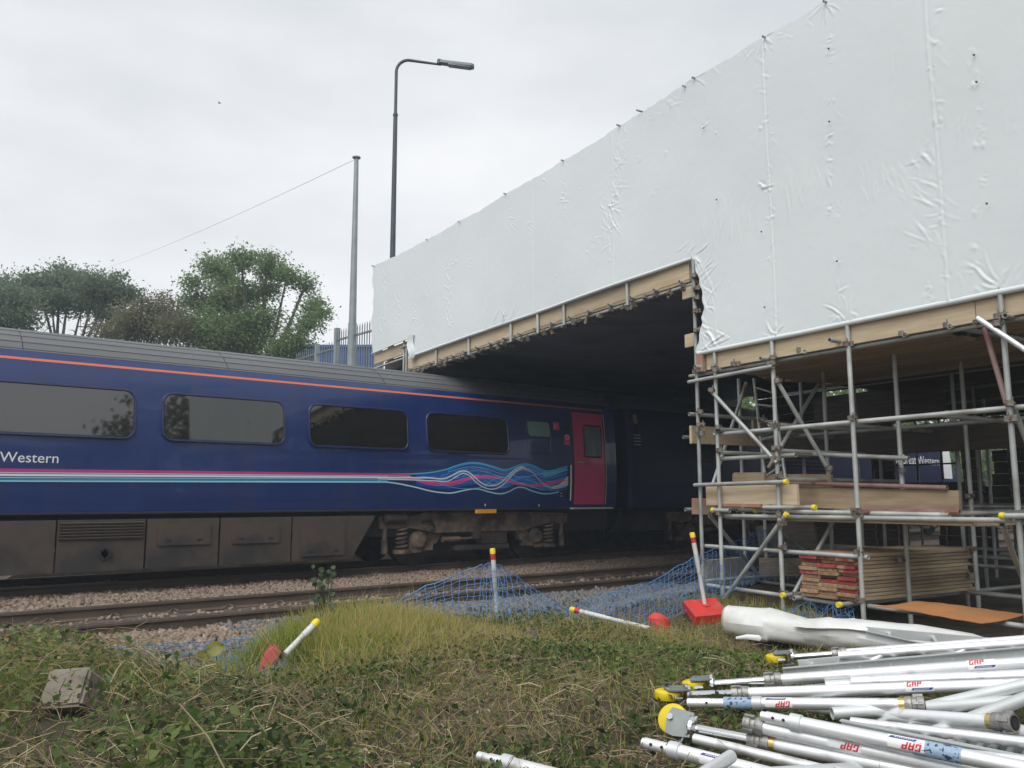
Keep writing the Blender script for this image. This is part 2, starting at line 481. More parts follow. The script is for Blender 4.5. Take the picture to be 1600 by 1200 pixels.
gx = axis_steps(-420, 420, -5, 13, 0.09, 22)
gy = axis_steps(-420, 420, -1, 8, 0.09, 22)
GX, GY = np.meshgrid(gx, gy)
GZ = ground_z(GX, GY)
nx, ny = len(gx), len(gy)
ii, jj = np.meshgrid(np.arange(nx - 1), np.arange(ny - 1))
a = (jj * nx + ii).ravel()
ground = np_mesh('ground', np.stack([GX.ravel(), GY.ravel(), GZ.ravel()], 1), np.stack([a, a + 1, a + 1 + nx, a + nx], 1), M_ground, smooth=True)
tag(ground, 'rough earth bank sloping down to the railway', kind='structure')

# ballast bed
def ballast_z(Y):
    return -0.15 - 0.30 * (1 - sstep(7.6, 8.5, Y)) - 0.3 * sstep(16.6, 17.4, Y) - 0.05 * np.exp(-((Y - 12.2) / 0.9) ** 2)
bx = np.concatenate([np.arange(-60, -6, 6.0), np.arange(-6, 18, .12), np.arange(18, 90, 6.0)])
by = np.arange(7.6, 17.45, .12)
BX, BYg = np.meshgrid(bx, by)
BZ = ballast_z(BYg) + 0.02 * fbm(BX * 3, BYg * 3, 5)
nx, ny = len(bx), len(by)
ii, jj = np.meshgrid(np.arange(nx - 1), np.arange(ny - 1)); a = (jj * nx + ii).ravel()
bal = np_mesh('ballast_bed', np.stack([BX.ravel(), BYg.ravel(), BZ.ravel()], 1), np.stack([a, a + 1, a + 1 + nx, a + nx], 1), M_ballastbed, smooth=True)
tag(bal, 'raised stone bed carrying the two railway tracks', kind='structure')
# loose stones
t_ = (1 + 5 ** .5) / 2
ico_v = np.array([(-1, t_, 0), (1, t_, 0), (-1, -t_, 0), (1, -t_, 0), (0, -1, t_), (0, 1, t_), (0, -1, -t_), (0, 1, -t_), (t_, 0, -1), (t_, 0, 1), (-t_, 0, -1), (-t_, 0, 1)]) / 1.9
ico_f = np.array([(0, 11, 5), (0, 5, 1), (0, 1, 7), (0, 7, 10), (0, 10, 11), (1, 5, 9), (5, 11, 4), (11, 10, 2), (10, 7, 6), (7, 1, 8), (3, 9, 4), (3, 4, 2), (3, 2, 6), (3, 6, 8), (3, 8, 9), (4, 9, 5), (2, 4, 11), (6, 2, 10), (8, 6, 7), (9, 8, 1)])
cub_v = np.array([(x, y, z) for x in (-.8, .8) for y in (-.8, .8) for z in (-.8, .8)]); cub_f = np.array([(0, 1, 3, 2), (4, 6, 7, 5), (0, 4, 5, 1), (2, 3, 7, 6), (0, 2, 6, 4), (1, 5, 7, 3)])
def stones(name, label, areas, mat, size=(.018, .031)):
    P = []
    for x0, x1, y0, y1, dens, dz in areas:
        n = int((x1 - x0) * (y1 - y0) * dens)
        x = rng.uniform(x0, x1, n); y = rng.uniform(y0, y1, n)
        z = np.maximum(ballast_z(y), ground_z(x, y)) + rng.uniform(-.008, .03, n) + dz + 0.03 * fbm(x * 3, y * 3, 5)
        P.append(np.stack([x, y, z], 1))
    P = np.concatenate(P); n = len(P)
    bv = cub_v * rng.uniform(.75, 1.25, (8, 1)) + rng.uniform(-.15, .15, (8, 3))
    s = rng.uniform(*size, n)[:, None] * rng.uniform(.62, 1.25, (n, 3))
    V, F = scatter(bv, cub_f, P, rand_rot(n), s)
    o = np_mesh(name, V, F, mat, tint=np.repeat(np.clip(rng.normal(.5, .25, n), 0, 1), 6))
    return tag(o, label, kind='stuff')
stones('ballast_stones', 'brown ballast stones between and beside the tracks',
       [(-4, 17, 10.95, 13.62, 760, 0), (-3.5, 4.2, 7.55, 9.25, 820, 0), (-4, 14, 9.42, 10.72, 110, -.02), (-2, 14, 13.8, 15.1, 60, 0)], M_stone)
stones('grey_ballast_stones', 'grey ballast stones spilled below the blue netting',
       [(3.3, 10.5, 6.7, 9.25, 760, .01), (.8, 3.6, 6.2, 8.0, 420, .005)], M_greystone, (.018, .030))

# embankment and road over the bridge
def bl(mbx, x0, x1, y0, y1, z0, z1):
    mbx.box(((x0 + x1) / 2, (y0 + y1) / 2, (z0 + z1) / 2), (x1 - x0, y1 - y0, z1 - z0))
mb = MB()
mb.hexa([(2, 18.6, -.6), (30, 18.6, -.6), (36, 90, -.6), (4, 90, -.6), (9.9, 18.6, 4.2), (20.6, 18.6, 4.2), (28, 90, 4.2), (17, 90, 4.2)])
tag(mb.build('embankment', M_ground, smooth=0), 'earth embankment carrying the road away from the bridge', kind='structure')

# ================================================================== RAILWAY TRACKS
RAILP = [(-.075, -.15), (.075, -.15), (.075, -.138), (.012, -.118), (.009, -.045), (.036, -.03), (.036, -.004), (.03, 0), (-.03, 0), (-.036, -.004), (-.036, -.03), (-.009, -.045), (-.012, -.118), (-.075, -.138)]
sl_mb = MB(); sl_mb.box((0, 0, -.25), (.26, 2.5, .2))
cl_mb = MB()
cl_mb.path([(-.09, -.02, 0), (-.05, -.10, .012), (0, -.02, .035), (.05, -.10, .012), (.09, -.02, 0)], .011, 5)
cl_mb.box((0, -.06, -.01), (.13, .10, .02))
def track(yc, label):
    t = thing('railway_track', label, 'railway track', (4, yc, -.15))
    for sgn in (-1, 1):
        m = MB()
        m.prism(RAILP, (-45, yc + sgn * .7525, 0), Vector((0, 1, 0)), Vector((0, 0, 1)), Vector((1, 0, 0)), 130)
        r = m.build('rail', M_rail, t, smooth=50)
        m = MB(); m.box((20, yc + sgn * .7525, .0015), (130, .046, .003))
        m.build('running_surface', M_railtop, r, smooth=0)
    return t
tr1 = track(10.07, 'empty railway track on brown ballast in front of the train')
tr2 = track(14.47, 'railway track beneath the blue train')
tmp = sl_mb.build('sleeper', M_sleeper, tr1, smooth=0); slm = tmp.data
tmpc = cl_mb.build('rail_clip', M_clip, tr1); clm = tmpc.data
bpy.data.objects.remove(tmp); bpy.data.objects.remove(tmpc)
for t, yc, x0, x1 in ((tr1, 10.07, -4.2, 18), (tr2, 14.47, -3.0, 14)):
    x = x0
    while x < x1:
        place(slm, 'sleeper', Matrix.Translation((x, yc, -.26)), t)
        for sgn in (-1, 1):
            if t is tr1:
                place(clm, 'rail_clip', Matrix.Translation((x, yc + sgn * .7525 - .03, -.118)), t)
        x += .68

# ================================================================== BRIDGE
br = thing('road_bridge', 'dark flat road bridge crossing the tracks behind the white sheeting', 'bridge', (14, 11, -.3))
def skew(mbx, s0, s1, o0, o1, z0, z1):
    mbx.hexa([FP(s0, z0, o0), FP(s1, z0, o0), FP(s1, z0, o1), FP(s0, z0, o1), FP(s0, z1, o0), FP(s1, z1, o0), FP(s1, z1, o1), FP(s0, z1, o1)])
m = MB(); skew(m, -6, 10.9, .9, 11.5, 4.62, 5.05); m.build('deck', M_soffit, br, smooth=0)
for k, o in enumerate((1.1, 3.1, 5.1, 7.1, 9.1, 11.0)):
    m = MB(); skew(m, -5.9, 10.7, o, o + .05, 4.32, 4.62); skew(m, -5.9, 10.7, o - .12, o + .17, 4.29, 4.32)
    m.build('girder', M_girder, br, smooth=0)
for o in (.95, 11.2):
    m = MB(); skew(m, -6, 10.9, o, o + .28, 5.05, 6.1); m.build('parapet', M_brick, br, smooth=0)
m = MB(); skew(m, 10.4, 11.5, .6, 11.8, -.5, 4.62); m.build('abutment', M_brick, br, smooth=0)
for o in (1.4, 6, 10.6):
    m = MB(); skew(m, -5.8, -5.3, o, o + .5, -.3, 4.28); m.build('pier', M_concrete, br, smooth=0)
# rippled sheet slung under the deck
rows = []
for i in range(120):
    s = -5.8 + 16.1 * i / 119
    rw = []
    for j in range(50):
        o = .16 + 11.1 * j / 49
        zz = 4.20 + .05 * float(fbm(np.array(s * .9), np.array(o * .9), 21)) - .05 * abs(math.sin(s * math.pi / 1.9)) * .5
        rw.append(FP(s, zz, o))
    rows.append(rw)
m = MB(); m.grid(rows); m.build('soffit_lining', M_soffit, br, recalc=False)
# ================================================================== THE TRAIN
YC = 14.47
PZ = [1.02, 1.25, 1.6, 2.0, 2.5, 3.0, 3.17, 3.30, 3.45, 3.58, 3.68, 3.75, 3.79]
PW = [1.315, 1.345, 1.368, 1.37, 1.35, 1.305, 1.275, 1.205, 1.06, .86, .62, .33, 0.0]
def wz(z): return float(np.interp(z, PZ, PW))
def SD(u, v, off=0.0):
    y = 13.1
    for _ in range(4):
        p = atY(u, v, y)
        y = YC - wz(min(max(p.z, 1.02), 3.3)) - off
    return atY(u, v, y)
def SX(u, v): return SD(u, v).x
def SZ(u, v): return SD(u, v).z
def side(x, z, off=0.004): return Vector((x, YC - wz(z) - off, z))
def shell(mb, x0, x1, zlo, zhi, off=0.0, nx=None, both=True):
    zs = sorted(set([zlo, zhi] + [z for z in PZ if zlo < z < zhi] + list(np.linspace(zlo, zhi, 14))))
    zs = [z for z in zs if zlo <= z <= zhi]
    prof = [(YC - wz(z) - off, z) for z in zs]
    if both: prof += [(2 * YC - y, z) for y, z in reversed(prof) if not (abs(y - YC) < 1e-6)]
    mb.grid([[(x, y, z) for y, z in prof] for x in (x0, x1)])
    return prof
def rrect(x0, x1, z0, z1, r, n=5):
    pts = []
    for cx, cz, a0 in ((x1 - r, z1 - r, 0), (x0 + r, z1 - r, 90), (x0 + r, z0 + r, 180), (x1 - r, z0 + r, 270)):
        for i in range(n + 1):
            a = R(a0 + 90 * i / n); pts.append((cx + r * math.cos(a), cz + r * math.sin(a)))
    return pts
def window(parent, x0, x1, z0, z1, mat, r=.13, off=.014, frame=True):
    ya = YC - wz(z0) - off - .022; yb = YC - wz(z1) - off + .006
    Y = lambda z: ya + (yb - ya) * (z - z0) / (z1 - z0)
    pts = rrect(x0, x1, z0, z1, r)
    m = MB()
    m.add([(x, Y(z), z) for x, z in pts] + [(x, Y(z) + off, z) for x, z in pts],
          [tuple(range(len(pts)))] + [(i, (i + 1) % len(pts), len(pts) + (i + 1) % len(pts), len(pts) + i) for i in range(len(pts))])
    w = m.build('window', mat, parent, smooth=20)
    if frame:
        m = MB()
        q = rrect(x0 - .022, x1 + .022, z0 - .022, z1 + .022, r + .02); q.append(q[0])
        m.path([(x, Y(z) + .006, z) for x, z in q], .02, 6, caps=False)
        m.build('frame', M_framenavy, w)
    return w
def ribbon(mb, pts, w, off):
    """thin painted strip along pts [(x,z)] of half width w"""
    rows = [[], []]
    n = len(pts)
    for i, (x, z) in enumerate(pts):
        x0, z0 = pts[max(0, i - 1)]; x1, z1 = pts[min(n - 1, i + 1)]
        dx, dz = x1 - x0, z1 - z0; l = math.hypot(dx, dz) or 1
        ww = w[i] if hasattr(w, '__len__') else w
        for k, sg in ((0, -1), (1, 1)):
            rows[k].append(side(x - dz / l * ww * sg, z + dx / l * ww * sg, off))
    mb.grid(rows)

cx1 = SX(962, 700)                     # end of the first coach
cx0 = cx1 - 23.0
coach = thing('passenger_coach', 'navy blue passenger coach with wave stripes and a crimson end door', 'train coach', ((cx0 + cx1) / 2, YC, 0))
CANT = SZ(400, 593)
m = MB()
prof = shell(m, cx0, cx1, 1.02, 3.30)
m.add([(cx1, y, z) for y, z in prof], [tuple(range(len(prof)))])
m.add([(cx0, y, z) for y, z in prof], [tuple(range(len(prof)))])
m.build('body', M_navy, coach, smooth=35)
m = MB()
prof = shell(m, cx0 + .002, cx1 - .03, 3.30, 3.79, .004)
m.add([(cx1 - .03, y, z) for y, z in prof], [tuple(range(len(prof)))])
m.add([(cx0 + .002, y, z) for y, z in prof], [tuple(range(len(prof)))])
m.build('roof', M_roof, coach, smooth=35)
for zr in (3.33, 3.44, 3.55, 3.65):
    m = MB()
    y = YC - wz(zr) - .004
    m.path([(cx0, y, zr), (cx1 - .05, y, zr)], .010, 6)
    m.build('roof_rib', M_roof, coach)
for xs in np.arange(cx1 - 2.9, cx0, -2.9):
    m = MB(); zs = np.linspace(3.31, 3.78, 9)
    m.path([(xs, YC - wz(z) - .006, z) for z in zs], .006, 5); m.build('roof_seam', M_black, coach)
m = MB()
ribbon(m, [(x, CANT) for x in np.linspace(cx0, SX(940, 640), 30)], .018, .004)
m.build('cant_rail_stripe', M_orange, coach, recalc=False)
m = MB(); m.path([(cx0, YC - wz(1.03) + .004, 1.03), (cx1, YC - wz(1.03) + .004, 1.03)], .02, 6); m.build('sole_bar', M_black, coach)

# windows
wz1 = SZ(350, 623); wz0 = SZ(350, 689)
wl = SX(256.5, 655); wr = SX(442, 660)
for u0, u1 in ((256.5, 442), (485, 635), (668, 791)):
    window(coach, SX(u0, 660), SX(u1, 660), wz0, wz1, M_glass)
pit = SX(256.5, 655) - SX(485, 665)
x1 = SX(208, 650)
for k in range(3):
    window(coach, x1 - (wr - wl) + k * pit, x1 + k * pit, wz0, wz1, M_glass)
xa, xb = SX(824.5, 670), SX(858, 670)
tz1 = SZ(840, 659); tz0 = SZ(840, 682); tzb = SZ(840, 708)
window(coach, xa, xb, tz0, tz1, M_frost, r=.06, frame=False)
m = MB(); q = rrect(xa - .02, xb + .02, tzb, tz1 + .03, .07); q.append(q[0])
m.path([side(x, z, .0) for x, z in q], .012, 6, caps=False); m.build('window_surround', M_framenavy, coach)
# door
dx0, dx1 = SX(897, 720), SX(944, 720)
dz0, dz1 = SZ(920, 788), SZ(905, 645)
m = MB()
zs = np.linspace(dz0, dz1, 16)
m.grid([[side(x, z, .012) for z in zs] for x in (dx0, dx1)])
for x in (dx0, dx1):
    m.grid([[side(x, z, o) for z in zs] for o in (.012, -.01)])
m.grid([[side(x, dz1, o) for x in (dx0, dx1)] for o in (.012, -.01)])
door = m.build('door', M_crimson, coach, smooth=30)
zw0, zw1 = SZ(925, 713), SZ(925, 667)
window(door, SX(913, 690), SX(937.5, 690), zw0, zw1, M_doorglass, r=.03, off=.022, frame=False)
m = MB(); q = rrect(SX(913, 690) - .02, SX(937.5, 690) + .02, zw0 - .02, zw1 + .02, .04); q.append(q[0])
m.path([side(x, z, .014) for x, z in q], .016, 6, caps=False); m.build('window_seal', M_rubber, door)
ph = SD(907, 722.5)
m = MB(); m.path([side(ph.x - .07, ph.z, .01), side(ph.x - .06, ph.z, .05), side(ph.x + .07, ph.z, .05), side(ph.x + .075, ph.z, .01)], .011, 8); m.build('handle', M_cream, door)
m = MB()
for x in (dx0 - .015, dx1 + .015):
    m.path([side(x, z, .002) for z in zs], .012, 6)
m.build('door_seal', M_rubber, coach)
m = MB(); m.path([side(dx1 + .05, z, .006) for z in zs], .007, 6); m.build('grab_bar', M_cream, coach)
m = MB(); m.path([side(SX(891, 750), z, .03) for z in np.linspace(SZ(891, 782), SZ(889, 727), 10)], .016, 8); m.build('hand_rail', M_cream, coach)
m = MB()
xh = SX(886.8, 750)
m.grid([[side(x, z, .0075) for z in np.linspace(SZ(888, 778), SZ(888, 727), 8)] for x in (xh - .02, xh + .028)]); m.build('hand_rail_recess', M_rubber, coach, recalc=False)
stz = SZ(920, 794)
m = MB(); m.box(((SX(890, 794) + SX(952, 794)) / 2, YC - wz(1.1) - .05, stz), (SX(952, 794) - SX(890, 794), .12, .03)); m.build('door_step', M_cream, coach)
def panel(name, u0, u1, v0, v1, mat, off=.006, parent=coach, r=.02):
    xa, xb = SX(u0, (v0 + v1) / 2), SX(u1, (v0 + v1) / 2); um = (u0 + u1) / 2
    za, zb = SZ(um, v1), SZ(um, v0)
    m = MB(); pts = rrect(xa, xb, za, zb, r, 3)
    m.add([side(x, z, off) for x, z in pts], [tuple(range(len(pts)))])
    return m.build(name, mat, parent, smooth=0, recalc=False), (xa, xb, za, zb)
def facing(o):
    """make single-sided flat meshes face the camera side (-Y)"""
    me = o.data
    for p in me.polygons:
        if p.normal.y > 0: p.flip()
    me.update()
def wtext(s, x, z, size, mat, parent, yf, name='lettering', depth=0, spacing=1.0, bold=0.0, flipx=False):
    cu = bpy.data.curves.new('txt', 'FONT'); cu.body = s; cu.size = size; cu.space_character = spacing; cu.offset = bold
    cu.resolution_u = 4
    o = bpy.data.objects.new('txt', cu); COL.objects.link(o)
    bpy.context.view_layer.update()
    dg = bpy.context.evaluated_depsgraph_get()
    me = bpy.data.meshes.new_from_object(o.evaluated_get(dg))
    bpy.data.objects.remove(o); bpy.data.curves.remove(cu)
    n = len(me.vertices); c = np.empty(n * 3); me.vertices.foreach_get('co', c); c = c.reshape(-1, 3)
    P = [yf(x + a, z + b) for a, b, _ in c]
    f = [tuple(p.vertices) for p in me.polygons]
    bpy.data.meshes.remove(me)
    m = MB(); m.add(P, f)
    o = m.build(name, mat, parent, smooth=0, recalc=False); facing(o)
    return o, c
def widest(c): return c[:, 0].max()
p, b = panel('door_sign', 864, 873.5, 660, 672, M_pink); facing(p)
for k in range(3):
    o, c = wtext('lilil', b[0] + .03, b[2] + .035 + k * .035, .032, M_white, p, lambda x, z: side(x, z, .009), 'small_print')
p, b = panel('door_sign', 881, 890.5, 679, 695.5, M_pink); facing(p)
wtext('D', b[0] + .045, b[2] + .115, .14, M_white, p, lambda x, z: side(x, z, .009), 'letter', bold=.002)
wtext('21-40', b[0] + .025, b[2] + .025, .045, M_white, p, lambda x, z: side(x, z, .009), 'small_print')
p, b = panel('indicator_lamp', 880.5, 889, 661, 672, M_rubber); facing(p)
for dxx in (.02, .075):
    m = MB(); m.box((b[0] + dxx, YC - wz(b[3]) - .008, (b[2] + b[3]) / 2), (.022, .012, (b[3] - b[2]) * .7)); m.build('lamp_bar', M_skirt, p)
p, b = panel('socket_plate', 873.5, 880, 768, 777.5, M_rubber); facing(p)
for dz in (.25, .7):
    m = MB(); m.box((b[0] + (b[1] - b[0]) / 2, YC - wz(b[2]) - .012, b[2] + (b[3] - b[2]) * dz), (.055, .012, .03)); m.build('socket', M_frost, p)
# amber step light, small marks
pa, pb = SD(742, 799), SD(772, 799)
m = MB(); m.box(((pa.x + pb.x) / 2, YC - wz(1.1) - .03, pa.z), (pb.x - pa.x, .07, .075)); m.build('lifting_point', M_lamp_or, coach, smooth=0)
for u, v in ((758, 789), (842, 789.5)):
    q = SD(u, v); m = MB(); m.box((q.x, q.y - .004, q.z), (.022, .01, .045)); m.build('marker', M_cream, coach)

# --- livery: straight stripes turning into a woven wave
def stripe_z(v_at550):
    return SZ(500, v_at550)
U0 = 0
xw0 = SX(592, 745); xw1 = SX(886.5, 750)
XL = cx0
M_liv = {}
for nm, c in (('magenta', (.50, .045, .24)), ('pinkwhite', (.66, .50, .66)), ('white', (.74, .78, .84)), ('sky', (.28, .66, .90)), ('cyan', (.06, .50, .85)), ('blue', (.02, .20, .66)), ('deep', (.012, .075, .38)), ('rose', (.70, .10, .36)), ('cream', (.75, .72, .58))):
    M_liv[nm] = pm('livery_' + nm, c, rough=.3, coat=.3)
BW = (590, 700, 5.161)
def crop_pts(pts):
    """(x,y) read in the enlarged wave picture -> (X,Z) on the coach side"""
    r = []
    for x, y in pts:
        q = SD(590 + x / 5.161, 700 + y / 5.161); r.append((q.x, q.z))
    return r
def smooth_curve(pts, n=90):
    """Catmull-Rom through pts by x"""
    pts = np.array(pts); xs = np.linspace(pts[0, 0], pts[-1, 0], n)
    # monotone cubic by tangents
    x, y = pts[:, 0], pts[:, 1]
    d = np.gradient(y, x)
    idx = np.clip(np.searchsorted(x, xs) - 1, 0, len(x) - 2)
    h = x[idx + 1] - x[idx]; t = (xs - x[idx]) / h
    h00 = 2 * t ** 3 - 3 * t ** 2 + 1; h10 = t ** 3 - 2 * t ** 2 + t; h01 = -2 * t ** 3 + 3 * t ** 2; h11 = t ** 3 - t ** 2
    ys = h00 * y[idx] + h10 * h * d[idx] + h01 * y[idx + 1] + h11 * h * d[idx + 1]
    return list(zip(xs, ys))
# outer envelopes of the woven area (enlarged picture coordinates)
TOP = [(0, 208), (300, 208), (420, 198), (540, 175), (640, 140), (730, 120), (800, 120), (880, 135), (960, 160), (1020, 176), (1080, 160), (1150, 135), (1200, 128), (1260, 145), (1340, 182), (1410, 180), (1480, 160), (1535, 146)]
BOT = [(0, 268), (150, 285), (300, 315), (420, 345), (520, 360), (600, 362), (680, 345), (760, 330), (820, 332), (900, 355), (1000, 368), (1060, 350), (1120, 320), (1170, 318), (1240, 345), (1330, 368), (1400, 366), (1460, 356)]
tc_ = smooth_curve(TOP, 110); bc_ = smooth_curve(BOT + [(1535, 330)], 110)
m = MB()
A_ = crop_pts([p for p in tc_]); B_ = crop_pts([p for p in bc_])
i0 = 22
NR = 7
rows = []
for k in range(NR):
    f = k / (NR - 1)
    rows.append([side(A_[i][0], A_[i][1] * (1 - f) + B_[i][1] * f, .0030) for i in range(i0, 110)])
for k in range(NR - 1):
    pass
m.grid(rows[:6])
m.build('livery_wave_field', M_liv['deep'], coach, recalc=False)
# cyan field towards the door end
m = MB()
i1 = 84
rows = []
for k in range(5):
    f = .02 + k / 4 * .5
    rows.append([side(A_[i][0], A_[i][1] * (1 - f) + B_[i][1] * f, .0034) for i in range(i1, 110)])
m.grid(rows); m.build('livery_wave_field', M_liv['blue'], coach, recalc=False)
m = MB(); rows = []
for k in range(5):
    f = .03 + k / 4 * (.40)
    rows.append([side(A_[i][0], A_[i][1] * (1 - f) + B_[i][1] * f, .0037) for i in range(95, 110)])
m.grid(rows); m.build('livery_wave_field', M_liv['cyan'], coach, recalc=False)
lay = [.0040]
def strand(pts, col, w, raw=True, n=100):
    q = crop_pts(smooth_curve(pts, n)) if raw else pts
    lay[0] += .00012
    m = MB(); ribbon(m, q, w, lay[0]); m.build('livery_strand', M_liv[col], coach, recalc=False)
def between(f0, f1, n=110, wob=0, ph=0, fr=1, i0=0):
    r = []
    for i in range(i0, n):
        f = f0 + (f1 - f0) * i / n + wob * math.sin(ph + fr * i / n * 6.28) * min(1, i / 50)
        r.append((tc_[i][0], tc_[i][1] * (1 - f) + bc_[i][1] * f))
    return r
random.seed(11)
for k in range(30):
    f = random.uniform(.04, .94)
    c = random.choice(['blue', 'blue', 'blue', 'cyan', 'deep', 'blue'])
    b0 = between(f, random.uniform(.1, .9), wob=random.uniform(.03, .2), ph=random.uniform(0, 6), fr=random.uniform(.8, 1.8), i0=int(random.uniform(24, 46)))
    strand(crop_pts(b0), c, np.linspace(.003, random.uniform(.005, .017), len(b0)), raw=False)
# rose bands
def band(top, bot, col, n=80):
    a = crop_pts(smooth_curve(top, n)); b = crop_pts(smooth_curve(bot, n)); lay[0] += .00012
    m = MB(); m.grid([[side(x, z, lay[0]) for x, z in a], [side(x, z, lay[0]) for x, z in [((p[0] + q[0]) / 2, (p[1] + q[1]) / 2) for p, q in zip(a, b)]], [side(x, z, lay[0]) for x, z in b]])
    m.build('livery_strand', M_liv[col], coach, recalc=False)
band([(240, 222), (360, 252), (470, 277), (560, 275), (640, 258), (720, 236), (800, 222), (880, 217), (960, 228), (1040, 256), (1120, 275), (1250, 296)],
     [(240, 228), (340, 278), (430, 298), (540, 305), (620, 300), (700, 272), (780, 250), (860, 245), (960, 248), (1040, 272), (1120, 298), (1250, 305)], 'rose')
band([(300, 250), (400, 278), (500, 290), (560, 290), (640, 276), (700, 258)], [(300, 252), (400, 285), (500, 298), (560, 298), (640, 288), (700, 262)], 'magenta')
band([(1200, 296), (1280, 288), (1360, 275), (1440, 262), (1535, 250)], [(1200, 302), (1280, 312), (1360, 306), (1440, 284), (1535, 262)], 'rose')
band([(1400, 316), (1460, 295), (1535, 225)], [(1400, 322), (1460, 312), (1535, 275)], 'cream')
band([(1390, 322), (1460, 314), (1535, 278)], [(1390, 328), (1460, 326), (1535, 300)], 'sky')
for f, c, w in ((0.0, 'cyan', .011), (.07, 'cyan', .006), (.16, 'sky', .004), (.3, 'sky', .003)):
    strand(crop_pts(between(f, f, wob=.03 if f else 0, ph=f * 20, i0=8 if f == 0 else 40)), c, w, raw=False)
strand([(0, 268), (150, 285), (300, 315), (420, 345), (520, 360), (600, 362), (680, 345), (760, 330), (820, 332), (900, 355), (1000, 368), (1060, 350), (1120, 320), (1170, 318), (1240, 345), (1330, 368), (1400, 366), (1460, 354)], 'sky', .013)
strand([(150, 286), (300, 316), (420, 346), (520, 361), (600, 363), (680, 346), (760, 331)], 'white', .006)
# twin white ropes
strand([(0, 238), (200, 240), (400, 240), (560, 240), (610, 215), (660, 190), (720, 190), (770, 225), (820, 270), (870, 298), (930, 302), (990, 280), (1040, 235), (1090, 185), (1140, 155), (1170, 148)], 'white', .013)
strand([(0, 250), (250, 256), (450, 264), (580, 262), (640, 225), (690, 205), (740, 225), (790, 275), (850, 315), (920, 332), (990, 310), (1040, 265), (1080, 215), (1130, 175), (1180, 150)], 'white', .010)
strand([(1040, 240), (1090, 190), (1140, 156), (1190, 160)], 'sky', .014)
strand([(1060, 250), (1110, 195), (1160, 170), (1210, 175), (1250, 200), (1300, 255), (1350, 300), (1400, 325), (1440, 325), (1490, 305), (1535, 270)], 'pinkwhite', .010)
strand([(880, 290), (940, 250), (1000, 238), (1060, 250), (1130, 275), (1200, 305), (1260, 320)], 'sky', .004)
strand([(1060, 215), (1140, 235), (1240, 225), (1330, 205), (1430, 195), (1535, 180)], 'sky', .005)
strand([(500, 290), (600, 318), (700, 328), (800, 322), (900, 300), (1000, 260), (1100, 205)], 'cyan', .005)
# straight stripes to the left
for v0, v1, v2, v3, c in ((732.0, 736.5, 739.7, 742.6, 'magenta'), (737.2, 739.2, 743, 744.2, 'pinkwhite'), (740.2, 743.8, 744.7, 747.2, 'white'), (745.3, 747.0, 748.2, 749.2, 'sky'), (748.2, 749.2, 750.2, 750.9, 'cyan'), (750.4, 752.8, 751.6, 754.4, 'sky')):
    ul = 2; xl_, xr_ = SX(ul, 740), SX(606, 746)
    lay[0] += .00012
    ur = {'magenta': 640, 'pinkwhite': 640, 'white': 606, 'sky': 606, 'cyan': 606}[c]
    m = MB()
    # right-hand height follows the woven area's start
    xs = np.linspace(XL, SX(ur, 745), 40)
    m.grid([[side(x, float(np.interp(x, (xl_, xr_), (SZ(ul, va), SZ(606, vb)))), lay[0]) for x in xs] for va, vb in ((v1, v3), (v0, v2))])
    m.build('livery_stripe', M_liv[c], coach, recalc=False)
# lettering
zb = SZ(45, 722.5)
xr = SX(91.5, 715)
cap = (SZ(45, 706.5) - zb) / .70
o, c = wtext('First Great Western', 0, zb, cap, M_white, coach, lambda x, z: side(x, z, .006), 'livery_lettering')
wid = widest(c)
o.location.x += xr - wid

# --- underframe
def skirt(u0, u1, v0, v1, name='skirt_panel', off=.03, mat=M_skirt, dep=.12):
    xa, xb = SX(u0, 840), SX(u1, 840)
    m = MB(); m.box(((xa + xb) / 2, 13.16 + dep / 2 - off, (v0 + v1) / 2), (xb - xa - .012, dep, v1 - v0))
    return m.build(name, mat, coach, smooth=0)
zt = SZ(250, 810) - .005; zbm = atY(20, 899, 13.13).z
for ua, ub in ((-160, -75), (-73, 86), (88, 226), (228, 341), (343, 454)):
    skirt(ua, ub, zbm, zt)
xa, xb, xc = SX(456, 840), SX(548, 878), SX(586, 808)
m = MB(); m.prism([(xa, zbm), (xb, zbm), (xc, zt), (xa, zt)], (0, 13.13, 0), Vector((1, 0, 0)), Vector((0, 0, 1)), Vector((0, 1, 0)), .12); m.build('skirt_panel', M_skirt, coach, smooth=0)
xv0, xv1 = SX(92, 828), SX(221, 828); zv0, zv1 = atY(150, 843, 13.1).z, atY(150, 815, 13.1).z
m = MB(); m.box(((xv0 + xv1) / 2, 13.127, (zv0 + zv1) / 2), (xv1 - xv0, .02, zv1 - zv0)); vent = m.build('vent', M_black, coach, smooth=0)
for k in range(6):
    z = zv0 + (zv1 - zv0) * (k + .5) / 6
    m = MB(); m.box(((xv0 + xv1) / 2, 13.105, z), (xv1 - xv0, .03, .02), Matrix.Rotation(R(25), 3, 'X')); m.build('slat', M_skirt, vent, smooth=0)
q = atY(163, 865, 13.12)
m = MB(); m.path([q, q - Vector((0, .03, 0)), q - Vector((0, .03, 0)), q - Vector((0, .005, 0))], [.085, .085, .05, .045], 18); m.build('filler_cap', M_black, coach)
for u0, u1, v0, v1 in ((246, 330, 818, 853), (362, 438, 818, 850), (470, 540, 822, 870)):
    a1, a2 = atY(u0, v1, 13.1), atY(u1, v0, 13.1)
    m = MB(); m.box(((a1.x + a2.x) / 2, 13.118, (a1.z + a2.z) / 2), (a2.x - a1.x, .03, a2.z - a1.z)); pn = m.build('access_panel', M_skirt, coach, smooth=0)
    for f in (.2, .8):
        m = MB(); m.box((a1.x + (a2.x - a1.x) * f, 13.1, a1.z + .08), (.08, .014, .02)); m.build('latch', M_black, pn, smooth=0)
